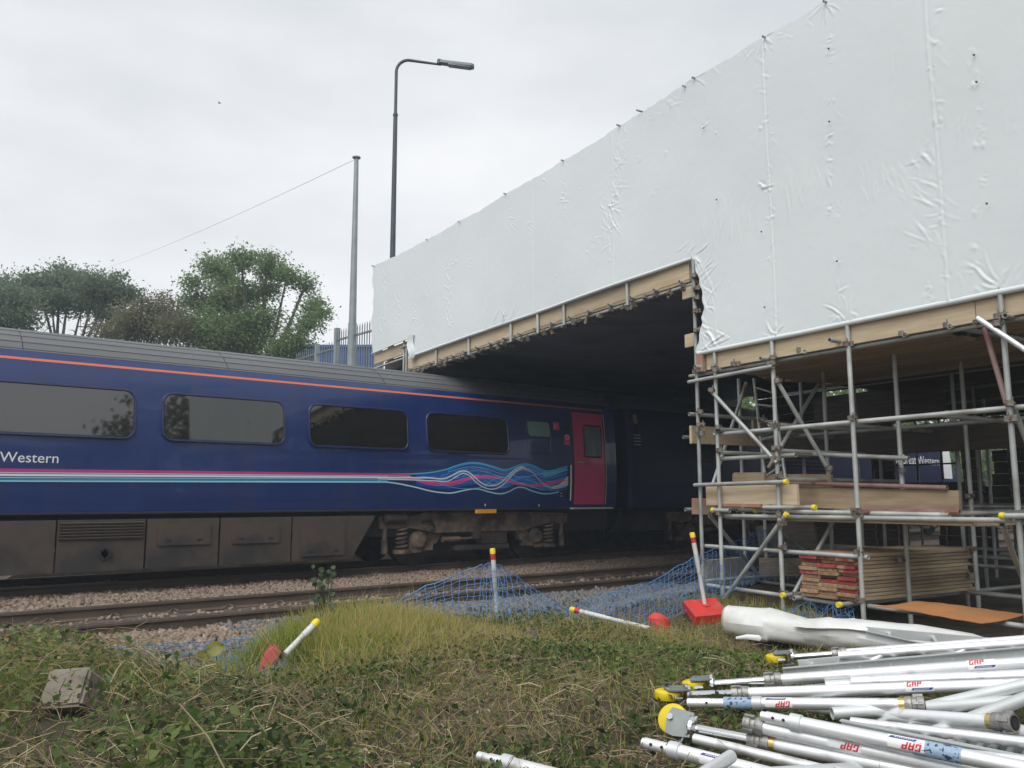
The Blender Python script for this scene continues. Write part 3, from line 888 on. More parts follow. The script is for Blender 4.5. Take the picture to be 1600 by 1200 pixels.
m = MB(); m.box(((cx0 + cx1) / 2, YC + .1, .78), (23, 2.3, .45)); m.build('underframe', M_black, coach, smooth=0)
q = atY(617, 810, 13.3)
m = MB(); m.path([q + Vector((x, 0, 0)) for x in (-.24, -.2, .2, .24)], [.05, .1, .1, .05], 12); m.build('air_tank', M_skirt, coach)

def coil(c, r, h, turns, wr):
    n = turns * 14
    return [Vector((c[0] + r * math.cos(6.283 * i / 14), c[1] + r * math.sin(6.283 * i / 14), c[2] + h * i / n)) for i in range(n + 1)]
def bogie(parent, xA, xB, simple=False):
    yb = YC - 1.06
    xm = (xA + xB) / 2; hb = (xB - xA) / 2
    zb0, zb1 = .66, .90
    # frame beam with dropped middle
    L_ = hb + .85
    m = MB()
    poly = [(-L_, .70), (-hb - .2, .70), (-hb + .35, .60), (hb - .35, .60), (hb + .2, .72), (L_, .72), (L_, .93), (hb - .1, .96), (-hb + .1, .98), (-hb - .2, .92), (-L_, .92)]
    m.prism(poly, (xm, yb - .06, 0), Vector((1, 0, 0)), Vector((0, 0, 1)), Vector((0, 1, 0)), .2)
    fr = m.build('bogie_frame', M_bogie, parent, smooth=0)
    for sx in (-1, 1):
        xa = xm + sx * hb
        m = MB()
        m.path([(xa, yb - .10, .46), (xa, yb - .04, .46), (xa, yb + .02, .46), (xa, yb + .3, .46)], [.10, .17, .19, .19], 20)
        m.box((xa - sx * .06, yb + .06, .36), (.52, .16, .16))
        m.hexa([(xa - sx * .2 - .2, yb, .40), (xa - sx * .2 + .2, yb, .40), (xa - sx * .2 + .2, yb + .12, .40), (xa - sx * .2 - .2, yb + .12, .40),
                (xa - sx * .45 - .12, yb, .66), (xa - sx * .45 + .12, yb, .66), (xa - sx * .45 + .12, yb + .12, .66), (xa - sx * .45 - .12, yb + .12, .66)])
        m.build('axle_box', M_bogie, parent, smooth=35)
        m = MB(); xs = xa + sx * .36
        m.path(coil((xs, yb, .32), .10, .38, 5, .02), .021, 6)
        m.build('coil_spring', M_bogie, parent, smooth=60)
        m = MB(); m.path([(xs, yb, .24), (xs, yb, .31), (xs, yb, .31)], [.16, .16, .12], 14); m.box((xs - sx * .15, yb + .02, .28), (.5, .14, .07)); m.build('spring_seat', M_bogie, parent)
        m = MB(); m.tube((xa + sx * .72, yb, .34), (xa + sx * .72, yb, .74), .045, 10); m.tube((xa + sx * .72, yb, .25), (xa + sx * .72, yb, .5), .065, 10); m.build('damper', M_bogie, parent)
        for sy in (-1, 1):
            m = MB(); m.path([(xa, YC + sy * .68, .457), (xa, YC + sy * .70, .457), (xa, YC + sy * .715, .457), (xa, YC + sy * .82, .457), (xa, YC + sy * .825, .457)], [.48, .485, .462, .455, .40], 32)
            m.build('wheel', M_wheel, parent)
        m = MB(); m.tube((xa, YC - .8, .457), (xa, YC + .8, .457), .08, 12); m.build('axle', M_black, parent)
    m = MB(); m.tube((xm - .62, yb - .02, .47), (xm + .02, yb - .02, .48), .025, 8); m.tube((xm - .9, yb - .02, .47), (xm - .5, yb - .02, .47), .05, 10); m.build('traction_rod', M_bogie, parent)
    m = MB(); m.box((xm + .32, yb + .04, .47), (.62, .2, .22)); m.box((xm - .1, yb, .58), (.18, .14, .2)); m.box((xm + .05, yb + .05, .30), (1.3, .2, .09)); m.build('brake_unit', M_skirt, parent, smooth=0)
    m = MB(); m.path([(xm - hb + .25, yb - .075, .96), (xm - hb + .25, yb - .075, 1.01), (xm + hb - .1, yb - .075, 1.01), (xm + hb - .1, yb - .075, .95)], .011, 6); m.build('pipe', M_skirt, parent)
    m = MB(); m.path([(xm - hb + .02, yb - .08, .8), (xm - hb + .2, yb - .12, .84), (xm - hb + .3, yb - .1, .72), (xm - hb + .2, yb - .1, .62)], .025, 8); m.build('hose', M_black, parent)
xA = atY(655, 855, 13.37).x; xB = atY(838, 848, 13.37).x
bogie(coach, xA, xB)
bogie(coach, xB - 17.5 - (xB - xA), xB - 17.5)

# --- power car beyond, under the bridge
px0 = SX(986, 700); px1 = px0 + 17.75
pc = thing('power_car', 'dark blue power car with grilles and white lettering under the bridge', 'locomotive', ((px0 + px1) / 2, YC, 0))
m = MB()
prof = shell(m, px0 + .25, px1 - 2.6, 1.02, 3.30)
m.add([(px1 - 2.6, y, z) for y, z in prof], [tuple(range(len(prof)))])
for k in range(4):                     # rounded rear corner
    a0, a1 = R(90 * k / 4), R(90 * (k + 1) / 4)
    m.grid([[(px0 + .25 - .25 * math.sin(a), YC + (y - YC) * (1 - .16 * (1 - math.cos(a))), z) for y, z in prof] for a in (a0, a1)])
m.add([(px0, YC + (y - YC) * .84, z) for y, z in prof], [tuple(range(len(prof)))])
m.build('body', M_navyshade, pc, smooth=40)
m = MB(); prof = shell(m, px0 + .3, px1 - 2.9, 3.30, 3.79, .004)
for x in (px0 + .3, px1 - 2.9): m.add([(x, y, z) for y, z in prof], [tuple(range(len(prof)))])
m.build('roof', M_roof, pc, smooth=40)
# raked cab nose
m = MB()
n0 = [(YC + (y - YC), z) for y, z in [(YC - wz(z), z) for z in np.linspace(1.02, 3.3, 10)] + [(YC + wz(z), z) for z in np.linspace(3.3, 1.02, 10)]]
secs = []
for f in np.linspace(0, 1, 6):
    sec = []
    for y, z in n0:
        rake = 2.5 * (1 - max(0, (z - 1.9) / 1.5) * .75)
        zz = z if z < 2 else z - (z - 2) * .25 * f * f
        sec.append((px1 - 2.6 + rake * f, YC + (y - YC) * (1 - .35 * f * f), zz))
    secs.append(sec)
m.grid(secs); m.add(secs[-1], [tuple(range(len(secs[-1])))]); m.build('cab_nose', M_navy, pc, smooth=40)
m = MB(); m.grid([[(x, YC - wz(z) - .02, z) for z in np.linspace(1.9, 3.1, 8)] for x in (px1 - 2.5, px1 - 1.9)]); m.build('cab_side_panel', M_white, pc, recalc=False)
xg0, xg1 = SX(1222, 715), SX(1290, 715)
gz0, gz1 = SZ(1255, 742), SZ(1255, 690)
m = MB(); m.grid([[side(x, z, .006) for z in np.linspace(gz0, gz1, 6)] for x in (xg0, xg1)]); gr = m.build('grille', M_black, pc, recalc=False); facing(gr)
for k in range(9):
    z = gz0 + (gz1 - gz0) * (k + .5) / 9
    m = MB(); m.box(((xg0 + xg1) / 2, YC - wz(z) - .02, z), (xg1 - xg0, .04, .03), Matrix.Rotation(R(30), 3, 'X')); m.build('slat', M_navyshade, gr, smooth=0)
o, c = wtext('First Great Western', 0, SZ(1440, 726), .42, M_white, pc, lambda x, z: side(x, z, .006), 'livery_lettering')
o.location.x += SX(1467, 720) - widest(c)
for k, (u0, u1, v) in enumerate(((1395, 1450, 686), (1395, 1450, 690), (1395, 1450, 694))):
    m = MB(); z = SZ(1420, 672 + k * 8)
    m.path([(x, YC - wz(z) - .004, z) for x in (SX(u0, v), SX(1450, v))], .022, 6); m.build('cant_rail_strip', M_cream, pc)
pA = SD(967, 655)
for u0, u1, v0, v1 in ((962, 972, 647, 663),):
    pass
wx0, wx1 = px0 + 2.2, px0 + 3.4
m = MB(); q = rrect(SX(1068, 685), SX(1113, 685), SZ(1090, 720), SZ(1090, 672), .05); q.append(q[0])
m.path([side(x, z, .004) for x, z in q], .014, 6, caps=False); m.build('window_frame', M_skirt, pc)
m = MB(); z = SZ(1040, 731); m.path([(SX(1005, 731), YC - wz(z) - .006, z), (SX(1070, 731), YC - wz(z) - .006, z)], .012, 6); m.build('body_strip', M_skirt, pc)
# warning plates on the rounded corner
for (u0, u1, v0, v1, mt, nm) in ((989, 995, 648, 662, M_pine2, 'warning_plate'),):
    p, b = panel(nm, u0, u1, v0, v1, mt, .006, pc); facing(p)
for k in range(4):
    z = SZ(1000, 680 + k * 5)
    m = MB(); ribbon(m, [(SX(990, 690), z), (SX(1001, 690), z)], .014, .006); m.build('small_print', M_castgrey, pc, recalc=False)
m = MB(); m.box(((px0 + px1) / 2, YC + .1, .75), (17, 2.3, .5)); m.build('underframe', M_black, pc, smooth=0)
bogie(pc, px0 + 2.3, px0 + 4.9)
bogie(pc, px0 + 12.6, px0 + 15.2)
m = MB(); m.box(((px0 + cx1) / 2, YC, 2.2), (px0 - cx1 - .02, 1.5, 2.2)); m.build('gangway_bellows', M_rubber, pc, smooth=0)
m = MB()
for k in range(3):
    m.path([(cx1 - .1 + k * .1, YC - .8, .95), (cx1 + .1 + k * .12, YC - .8, .45), (px0 - .1 + k * .12, YC - .8, .5), (px0 + .2, YC - .8, .95)], .03, 6)
m.build('coupling_hose', M_black, pc)

# ================================================================== WHITE SHEETING
SO = -.075                                    # the sheet hangs this far in front of the frame
sL0, _ = sz(583, 415, SO)
topk = sorted([sz(u, v, SO) for u, v in ((583, 415), (668, 374), (880, 251), (1085, 121), (1290, 1))] + [(-3.0, 6.52), (-12.0, 6.50)])
tS = np.array([k[0] for k in topk]); tZ = np.array([k[1] for k in topk])
sA, zA = sz(650, 553, SO); sB, zB = sz(1080, 401, SO); sStep = sB
sC, zC = sz(1090, 550, SO); sD_, zD = sz(1560, 453, SO)
sFlap, zFl = sz(641, 528, SO)
Z1 = lambda s: zA + (zB - zA) * (s - sA) / (sB - sA)
Z2 = lambda s: zC + (zD - zC) * (s - sC) / (sD_ - sC)
ties = [sz(u, 300, SO)[0] for u in (583, 668, 718, 790, 880, 967, 1085, 1195)] + [sz(1290, 3, SO)[0]]
ties += [ties[-1] - 1.0 * k for k in range(1, 9)]
ties = np.array(sorted(ties))
def ztop(s):
    z = np.interp(s, tS, tZ)
    j = np.clip(np.searchsorted(ties, s), 1, len(ties) - 1)
    f = (s - ties[j - 1]) / (ties[j] - ties[j - 1]); f = np.clip(f, 0, 1)
    return z - .022 * 4 * f * (1 - f) - .01 * vnoise(s * 9, s * 0 + 3, 4)
def zbot(s):
    z = np.where(s < sStep, Z2(s), Z1(s))
    return np.where(s > sFlap, np.minimum(Z1(s) + .38, z + .38), z)
# wrinkle patches: (u, v, half size along, half size up (px), direction deg, wavelength m, amplitude m, seed)
WR = []
def wr_px(u, v, ru, rv, ang, lam, amp):
    s, z = sz(u, v, SO); s2, _ = sz(u + ru, v, SO); _, z2 = sz(u, v - rv, SO)
    WR.append((s, z, max(abs(s2 - s), .03), max(abs(z2 - z), .03), R(ang), lam, amp))
for a in ((955, 345, 12, 60, 60, .07, .016), (960, 300, 14, 30, 50, .06, .010), (968, 255, 8, 50, 55, .05, .008), (975, 215, 7, 20, 60, .05, .008), (930, 385, 14, 14, 55, .06, .008),
          (800, 345, 7, 22, 60, .06, .010), (797, 310, 6, 20, 55, .05, .007), (880, 315, 7, 30, 50, .06, .009), (700, 440, 6, 60, 60, .06, .010), (702, 500, 7, 26, 60, .06, .012), (735, 410, 6, 20, 50, .06, .006),
          (648, 500, 7, 26, 70, .06, .012), (668, 450, 6, 30, 50, .06, .007), (620, 470, 8, 40, 60, .06, .009), (600, 440, 8, 24, 60, .06, .012), (596, 500, 6, 40, 60, .05, .010), (832, 370, 5, 30, 60, .05, .007),
          (1120, 350, 45, 40, 100, .09, .010), (1155, 345, 40, 26, 100, .10, .010), (1235, 300, 45, 32, 100, .10, .010), (1290, 285, 30, 36, 95, .11, .009), (1370, 280, 30, 40, 80, .12, .010), (1420, 280, 40, 34, 65, .10, .009),
          (1450, 320, 34, 44, 40, .09, .011), (1455, 360, 40, 30, 50, .08, .012), (1470, 415, 20, 30, 60, .07, .010), (1450, 245, 30, 28, 80, .07, .012), (1460, 95, 14, 40, 55, .07, .010), (1465, 20, 14, 20, 60, .06, .010), (1490, 210, 30, 30, 100, .09, .009),
          (1530, 200, 26, 30, 95, .10, .009), (1580, 180, 20, 34, 95, .10, .010), (1505, 430, 30, 18, 60, .08, .014), (1560, 440, 38, 22, 120, .08, .012), (1400, 100, 10, 50, 105, .12, .008),
          (1105, 500, 14, 34, 50, .07, .020), (1110, 530, 26, 16, 40, .07, .020), (1105, 455, 12, 30, 60, .06, .014), (1098, 420, 16, 30, 140, .08, .014), (1072, 388, 12, 10, 150, .05, .02), (1130, 445, 22, 14, 100, .07, .006),
          (1197, 130, 6, 22, 60, .05, .010), (1197, 290, 10, 14, 30, .05, .014), (1205, 210, 6, 12, 50, .05, .008), (1210, 520, 14, 16, 60, .06, .018), (1265, 35, 5, 16, 20, .05, .008), (1295, 85, 8, 20, 20, .05, .008), (1297, 215, 9, 10, 20, .05, .016),
          (1320, 490, 26, 14, 60, .07, .018), (1310, 455, 10, 18, 60, .06, .012), (1450, 465, 12, 12, 60, .05, .015), (1180, 85, 16, 16, 60, .06, .010), (1225, 55, 14, 14, 60, .06, .010), (1060, 135, 22, 12, 70, .06, .008), (1130, 95, 30, 10, 70, .06, .008), (1045, 165, 20, 12, 60, .06, .008),
          (1120, 210, 4, 6, 30, .05, .010), (1100, 200, 3, 4, 20, .04, .006), (1522, 85, 3, 8, 90, .04, .006), (1526, 128, 3, 8, 90, .04, .006), (1308, 408, 3, 4, 20, .04, .006), (790, 492, 20, 10, 120, .05, .018), (700, 540, 9, 5, 90, .05, .01), (800, 420, 4, 6, 40, .04, .006), (870, 430, 4, 8, 50, .05, .008),
          (905, 300, 4, 5, 30, .04, .006), (1020, 300, 8, 12, 50, .05, .008), (1000, 250, 6, 10, 50, .05, .006), (1040, 240, 4, 6, 30, .04, .010), (1020, 180, 5, 8, 50, .04, .008), (850, 280, 5, 8, 40, .05, .008)):
    wr_px(*a)
rw = random.Random(5)
for u0 in (700, 955, 1197, 1300, 1458, 1525):
    for k in range(16):
        v = rw.uniform(60, 500)
        if u0 < 1100 and (v < 620 - u0 * .33 or v > 760 - u0 * .33): continue
        wr_px(u0 + rw.uniform(-12, 12), v, rw.uniform(3, 8), rw.uniform(4, 14), rw.uniform(20, 120), .05, rw.uniform(.004, .011))
FAN = []
for u, v, rad, amp in ((790, 495, .30, .022), (1083, 400, .35, .018), (1208, 527, .30, .022), (1325, 500, .38, .024), (1560, 452, .45, .018), (1093, 548, .55, .022), (1085, 121, .35, .012), (1195, 58, .3, .012), (583, 416, .3, .016), (1290, 3, .3, .012), (880, 251, .3, .01), (667, 374, .3, .01), (1195, 292, .13, .014), (1100, 200, .12, .012)):
    s, z = sz(u, v, SO); FAN.append((s, z, rad, amp))
CR = []                     # single creases: s, z, direction, half length, half width, height
rc = random.Random(17)
for s, z, rs, rz, ang, lam, amp in WR:
    n_ = int(min(34, max(4, (rs * rz) / (lam * .09) * 2.0)))
    for _ in range(n_):
        q = rc.uniform(0, 1) ** .6; t_a = rc.uniform(0, 6.283)
        CR.append((s + rs * q * math.cos(t_a), z + rz * q * math.sin(t_a), ang + R(rc.gauss(0, 9 if ang > R(92) or lam >= .09 else 34)), min(.16, max(.03, max(rs, rz) * rc.uniform(.15, .6))), rc.uniform(.008, .015), amp * rc.uniform(.2, .62) * (1.15 - q * .7)))
for s, z, rad, amp in FAN:
    for k in range(rc.randint(7, 11)):
        a_ = rc.uniform(0, 6.283); l_ = rad * rc.uniform(.25, .75)
        CR.append((s + math.cos(a_) * l_ * .75, z + math.sin(a_) * l_ * .75, a_, l_ * .55, rc.uniform(.008, .014), amp * rc.uniform(.2, .6)))
def sheet_d(S, Z):
    """outward push of the sheet (towards the railway side)"""
    d = .022 * vnoise(S * .55, Z * .5, 31) + .007 * vnoise(S * 1.7, Z * 1.3, 8) + .0012 * fbm(S * 9, Z * 7, 14)
    flat = S.ndim == 1
    if flat: S = S[None, :]; Z = Z[None, :]; d = d[None, :]
    c0 = S.min(0); c1 = S.max(0)
    for ci_, (s, z, a_, hl, hw, h) in enumerate(CR):
        cv = .16 * math.sin(ci_ * 12.9898) if hl < .2 else .03 * math.sin(ci_ * 12.9898)
        ext = hl * 1.6 + .06
        k = np.nonzero((c1 > s - ext) & (c0 < s + ext))[0]
        if not len(k): continue
        sl = slice(k[0], k[-1] + 1)
        dx_ = S[:, sl] - s; dz_ = Z[:, sl] - z
        al = dx_ * math.cos(a_) + dz_ * math.sin(a_); pe = -dx_ * math.sin(a_) + dz_ * math.cos(a_) + cv * al * al / hl
        p = pe / hw
        d[:, sl] += h * np.exp(-(al / hl) ** 4) * (np.exp(-np.abs(p) ** 1.5) - .55 * np.exp(-np.abs(p - 1.7) ** 1.7))
    if flat: S = S[0]; Z = Z[0]; d = d[0]
    # joints between the sheet widths
    for u in SEAMS:
        k = np.abs(S - u) < .05
        d[k] += .008 * np.exp(-((S[k] - u - .014) / .009) ** 2) - .006 * np.exp(-((S[k] - u + .008) / .008) ** 2)
    return d
SEAMS = [sz(u, 300, SO)[0] for u in (1203, 1470, 958, 833, 760)]
RES = .013
def sheet_part(s_cols, zlo_fn, zhi_fn, nz, left_fn=None):
    S = np.repeat(s_cols[None, :], nz, 0)
    zl = zlo_fn(s_cols); zh = zhi_fn(s_cols)
    T = np.linspace(0, 1, nz)[:, None]
    Z = zl[None, :] * (1 - T) + zh[None, :] * T
    if left_fn is not None:                       # pull the free edge in and out
        smax = s_cols.max(); lim = left_fn(Z)
        f = np.clip((S - (smax - .6)) / .6, 0, 1)
        S = S + (lim - smax) * f
    D = sheet_d(S, Z)
    base = np.array(F0)[None, None, :2] + S[..., None] * np.array(DB)[None, None, :2] + (SO - D)[..., None] * np.array(NF)[None, None, :2]
    V = np.concatenate([base, Z[..., None]], 2).reshape(-1, 3)
    ny, nx = S.shape
    ii, jj = np.meshgrid(np.arange(nx - 1), np.arange(ny - 1)); a = (jj * nx + ii).ravel()
    return V, np.stack([a, a + 1, a + 1 + nx, a + nx], 1), S, Z
sEnd = sz(1600, 300, SO)[0] - .55
Zs = lambda s: np.full_like(s, float(Z1(sStep)))
parts = []
colsA = np.arange(sStep + .0, sFlap + .0, RES); colsA[-1] = sFlap
parts.append(sheet_part(colsA, lambda s: Z1(s), ztop, 185))
colsB = np.arange(sFlap, sL0 + .01, RES)
parts.append(sheet_part(colsB, lambda s: Z1(s) + .40, ztop, 150, lambda Z: colsB.max() + .05 * np.sin(Z * 5) + .03 * np.sin(Z * 13)))
colsC = np.concatenate([np.arange(sEnd, sStep + RES * .5, RES)]); colsC[-1] = sStep
zst = float(Z1(sStep))
parts.append(sheet_part(colsC, lambda s: np.full_like(s, zst), ztop, 185))
kz = [Z2(sC), Z2(sC) + .25, Z2(sC) + .55, Z2(sC) + .8, zst]
ks = [sz(1086, 549, SO)[0], sz(1093, 520, SO)[0], sz(1098, 485, SO)[0], sz(1094, 445, SO)[0], sStep]
parts.append(sheet_part(colsC, lambda s: Z2(s), lambda s: np.full_like(s, zst), 105, lambda Z: np.interp(Z, kz, ks) + .012 * np.sin(Z * 31)))
Vs = []; Fs = []; b = 0
for V, F, _, _ in parts:
    Vs.append(V); Fs.append(F + b); b += len(V)
# hems: a rolled lip along every lower edge
hem = MB()
def hemline(s0, s1, zf, r=.026):
    ss = np.linspace(s0, s1, max(8, int(abs(s1 - s0) / .12)))
    dd = sheet_d(ss, zf(ss))
    hem.path([FP(s, float(z) - r * .4, SO - float(d) + r * .7) for s, z, d in zip(ss, zf(ss), dd)], r, 8)
hemline(sStep + .02, sFlap, Z1); hemline(sFlap + .05, sL0, lambda s: Z1(s) + .40, .012); hemline(sEnd, ks[0] - .02, Z2, .03)
hv = np.array(hem.v); hf = [f for f in hem.f if len(f) == 4]
Vs.append(hv); Fs.append(np.array(hf) + b)
org = FP(2, 0, SO); org.z = 3.0
sheet = np_mesh('scaffold_sheeting', np.concatenate(Vs), np.concatenate(Fs), M_sheet, smooth=True, org=org)
tag(sheet, 'huge crinkled white plastic sheet shrouding the bridge side', 'sheeting')
# torn flap hanging beside the far end
rows = []
for j in range(14):
    f = j / 13
    rows.append([FP(sFlap - .30 * (1 - .15 * f) * i / 12 + .03 * math.sin(f * 6), float(Z1(sFlap)) + .42 - .50 * f, SO - .03 - .028 * math.sin(i * 1.7 + f * 4) - .02 * f) for i in range(13)])
m = MB(); m.grid(rows); m.build('loose_flap', M_sheet, sheet, recalc=False)

# ================================================================== SCAFFOLDING
TR = .0242
coup = MB()
coup.path([(0, 0, -.026), (0, 0, .026)], .036, 10)
coup.box((.05, 0, 0), (.05, .055, .05))
coup.path([(.03, -.045, 0), (.03, .045, 0)], .010, 6)
coup.path([(.045, .02, -.035), (.045, .02, .055)], .009, 6)
tmpo = coup.build('coupler', M_coupler); COUP = tmpo.data; bpy.data.objects.remove(tmpo)
capm = MB(); capm.path([(0, 0, -.035), (0, 0, 0), (0, 0, .006), (0, 0, .006)], [.031, .031, .027, .001], 14)
tmpo = capm.build('end_cap', M_ycap); CAP = tmpo.data; bpy.data.objects.remove(tmpo)

def tubeobj(parent, name, p0, p1, mat=M_galv, cap0=False, cap1=False, r=TR):
    p0 = Vector(p0); p1 = Vector(p1)
    m = MB(); m.pipe(p0, p1, r, 12)
    o = m.build(name, mat, parent, smooth=50)
    d = (p1 - p0).normalized()
    if cap0: place(CAP, 'end_cap', mat_at(p0, frame_from(-d)), o)
    if cap1: place(CAP, 'end_cap', mat_at(p1, frame_from(d)), o)
    return o
def coupler(parent, p, axis=(0, 0, 1), ang=None):
    z = Vector(axis).normalized()
    a = random.uniform(0, 6.28) if ang is None else ang
    M = frame_from(z)
    x = M.col[0] * math.cos(a) + M.col[1] * math.sin(a)
    return place(COUP, 'coupler', mat_at(p, frame_from(z, x)), parent)
def boardobj(parent, name, c0, c1, h, t, mat, up=Vector((0, 0, 1))):
    """plank from c0 to c1 (mid height), h along up, t across"""
    c0 = Vector(c0); c1 = Vector(c1); d = (c1 - c0); L_ = d.length; d.normalize()
    n = d.cross(up).normalized(); u2 = n.cross(d)
    m = MB(); mid = (c0 + c1) / 2
    ch = .004
    poly = [(-h / 2 + ch, -t / 2), (h / 2 - ch, -t / 2), (h / 2, -t / 2 + ch), (h / 2, t / 2 - ch), (h / 2 - ch, t / 2), (-h / 2 + ch, t / 2), (-h / 2, t / 2 - ch), (-h / 2, -t / 2 + ch)]
    m.prism(poly, c0, u2, n, d, L_)
    return m.build(name, mat, parent, smooth=0)

sc = thing('scaffold', 'tall tube scaffold with timber boards carrying the low end of the white sheeting', 'scaffolding', FP(-1, 0, 1.0))
T = lambda name, a, b, o0=0.0, o1=None, **k: tubeobj(sc, name, atF(a[0], a[1], o0), atF(b[0], b[1], o0 if o1 is None else o1), **k)
def std_line(ub, vb, off, ztop_, zbase=-.05, ut=None, **k):
    """upright standing at the face position seen at pixel (ub, vb)"""
    s, z = sz(ub, vb, off)
    return tubeobj(sc, 'standard', FP(s, zbase, off), FP(s, ztop_, off), **k), s
zb_top = float(Z2(0)) + .02
fs = []
o, sAA = std_line(1094, 760, -.035, float(Z1(sStep)) - .02)
o, sBB = std_line(1123, 740, -.035, zb_top)
o, sCC = std_line(1215, 740, -.035, zb_top)
o, sDD = std_line(1337, 740, -.035, zb_top)
o, sEE = std_line(1586, 740, -.035, zb_top)
o, sFF = std_line(1700, 740, -.035, zb_top)
front = [sAA, sBB, sCC, sDD, sEE]
# sheet tie caps poking over the top and through the sheet
ties_px = [(583, 415), (668, 374), (718, 346), (790, 302), (880, 250), (967, 195), (998, 172), (1085, 121), (1070, 134), (1195, 57), (1290, 2)]
for u, v in ties_px:
    s, z = sz(u, v, -.09)
    tubeobj(sc, 'tie_tube', FP(s, z - .01, -.13), FP(s, z + .0, .6), mat=M_galv, r=.013)
for u, v in ((1100, 200), (1522, 86), (1526, 128), (1308, 408), (1296, 190), (1542, 318), (1190, 362), (1195, 480), (1120, 312), (1295, 76)):
    p = atF(u, v, -.105); m = MB(); m.path([p, p - NF * .012, p - NF * .02], [.011, .009, .002], 8)
    m.build('tube_tip', M_coupler, sc)
# second and further rows
for ub, vb, off, zt_ in ((1296, 780, 1.15, 2.9), (1410, 760, .75, 2.9), (1517, 780, 1.9, 2.9), (1161, 780, 1.3, 2.9), (1197, 860, 1.5, 2.0)):
    std_line(ub, vb, off, zt_)
for off, ss in ((2.6, (-3.0, -1.8, -.4, .5)), (4.1, (-2.6, -1.2, .3)), (5.8, (-2.2, -.4))):
    for s in ss: tubeobj(sc, 'standard', FP(s, -.2, off), FP(s, 3.6, off))
    for z in (.45, 1.15, 2.1, 2.8):
        tubeobj(sc, 'ledger', FP(-4.5, z, off + .05), FP(.8, z, off + .05))
for s in (-3.0, -1.8, -.4, .5):
    for z in (1.1, 2.05): tubeobj(sc, 'transom', FP(s + .05, z, .3), FP(s + .05, z, 6.2))
# ledgers along the face
T('ledger', (1076, 597), (1208, 572), -.10)
T('ledger', (1078, 588), (1640, 489), .05)
T('ledger', (1116, 679), (1640, 632), .02)
T('ledger', (1126, 717), (1244, 711), .02)
T('ledger', (1085, 758), (1226, 753), -.09, cap1=True)
T('ledger', (1126, 806), (1640, 814), .02)
T('ledger', (1183, 798), (1484, 805), .10, cap0=True)
T('ledger', (1330, 799), (1500, 800), .35, mat=M_redtube)
T('ledger', (1193, 793), (1270, 793), -.07, cap1=True)
T('ledger', (1116, 797), (1140, 798), -.05, cap0=True)
T('ledger', (1341, 800), (1480, 803), -.02, .9, cap0=True, mat=M_redtube)
T('ledger', (1570, 806), (1660, 806), -.09, cap0=True)
T('guard_rail', (1102, 853), (1357, 871), .02)
T('ledger', (1104, 914), (1228, 931), .02)
T('ledger', (1243, 933), (1330, 946), .10)
T('ledger', (1357, 947), (1640, 984), .02)
T('ledger', (1515, 925), (1640, 938), 1.3)
T('ledger', (1160, 905), (1330, 928), 1.3)
T('ledger', (1215, 754), (1480, 762), .55, mat=M_redtube)
T('ledger', (1215, 707), (1420, 716), .6)
T('ledger', (1220, 792), (1480, 797), .8)
tubeobj(sc, 'guard_rail', FP(-6, 2.05, 1.4), FP(.4, 2.05, 1.4))
# transoms reaching in under the bridge, ends in view
for u, v, o0, ln in ((1086, 573, -.14, 1.0), (1188, 560, -.14, 1.5), (1296, 531, -.17, 1.5), (1413, 523, -.02, 2.6), (1484, 510, -.02, 2.6), (1523, 503, -.02, 2.6), (1570, 493, -.10, 2.6), (1257, 549, -.02, 2.6),
                     (1077, 647, -.06, 1.4), (1124, 671, -.06, 1.4), (1124, 707, -.06, 1.6), (1202, 663, -.06, 1.6), (1208, 704, -.06, 1.6), (1217, 749, -.06, 2.2), (1098, 908, -.04, 1.4), (1225, 930, -.1, 1.5)):
    p = atF(u, v, o0); tubeobj(sc, 'transom', p, p + NF * ln, cap0=(u, v) == (1225, 930))
p = atF(1313, 945, -.10); q = p + NF * 4.0
tubeobj(sc, 'transom', p, q, cap0=True)
p2_ = p - DB * -.62; 
tubeobj(sc, 'transom', p2_ + NF * .05, p2_ + NF * 3.2)
p3_ = p + DB * .0 ; 
# braces
T('brace', (1112, 612), (1214, 723), -.07)
T('brace', (1216, 598), (1297, 738), -.02, .55)
T('brace', (1279, 600), (1200, 732), 1.2, .3)
T('brace', (1166, 598), (1114, 756), 1.2, .4)
T('brace', (1227, 806), (1128, 941), -.08, cap0=True)
T('brace', (1109, 806), (1191, 906), .06, 1.2)
T('brace', (1301, 816), (1235, 937), .5, .06)
T('brace', (1222, 834), (1262, 866), .5, 1.3)
T('brace', (1527, 497), (1640, 572), -.10, mat=M_alu)
T('brace', (1538, 512), (1580, 655), .06, mat=M_redtube)
T('brace', (1585, 640), (1632, 760), .06, .3)
T('brace', (1566, 820), (1596, 900), .05, .8)
T('brace', (1448, 660), (1415, 715), 3.2, 2.9)
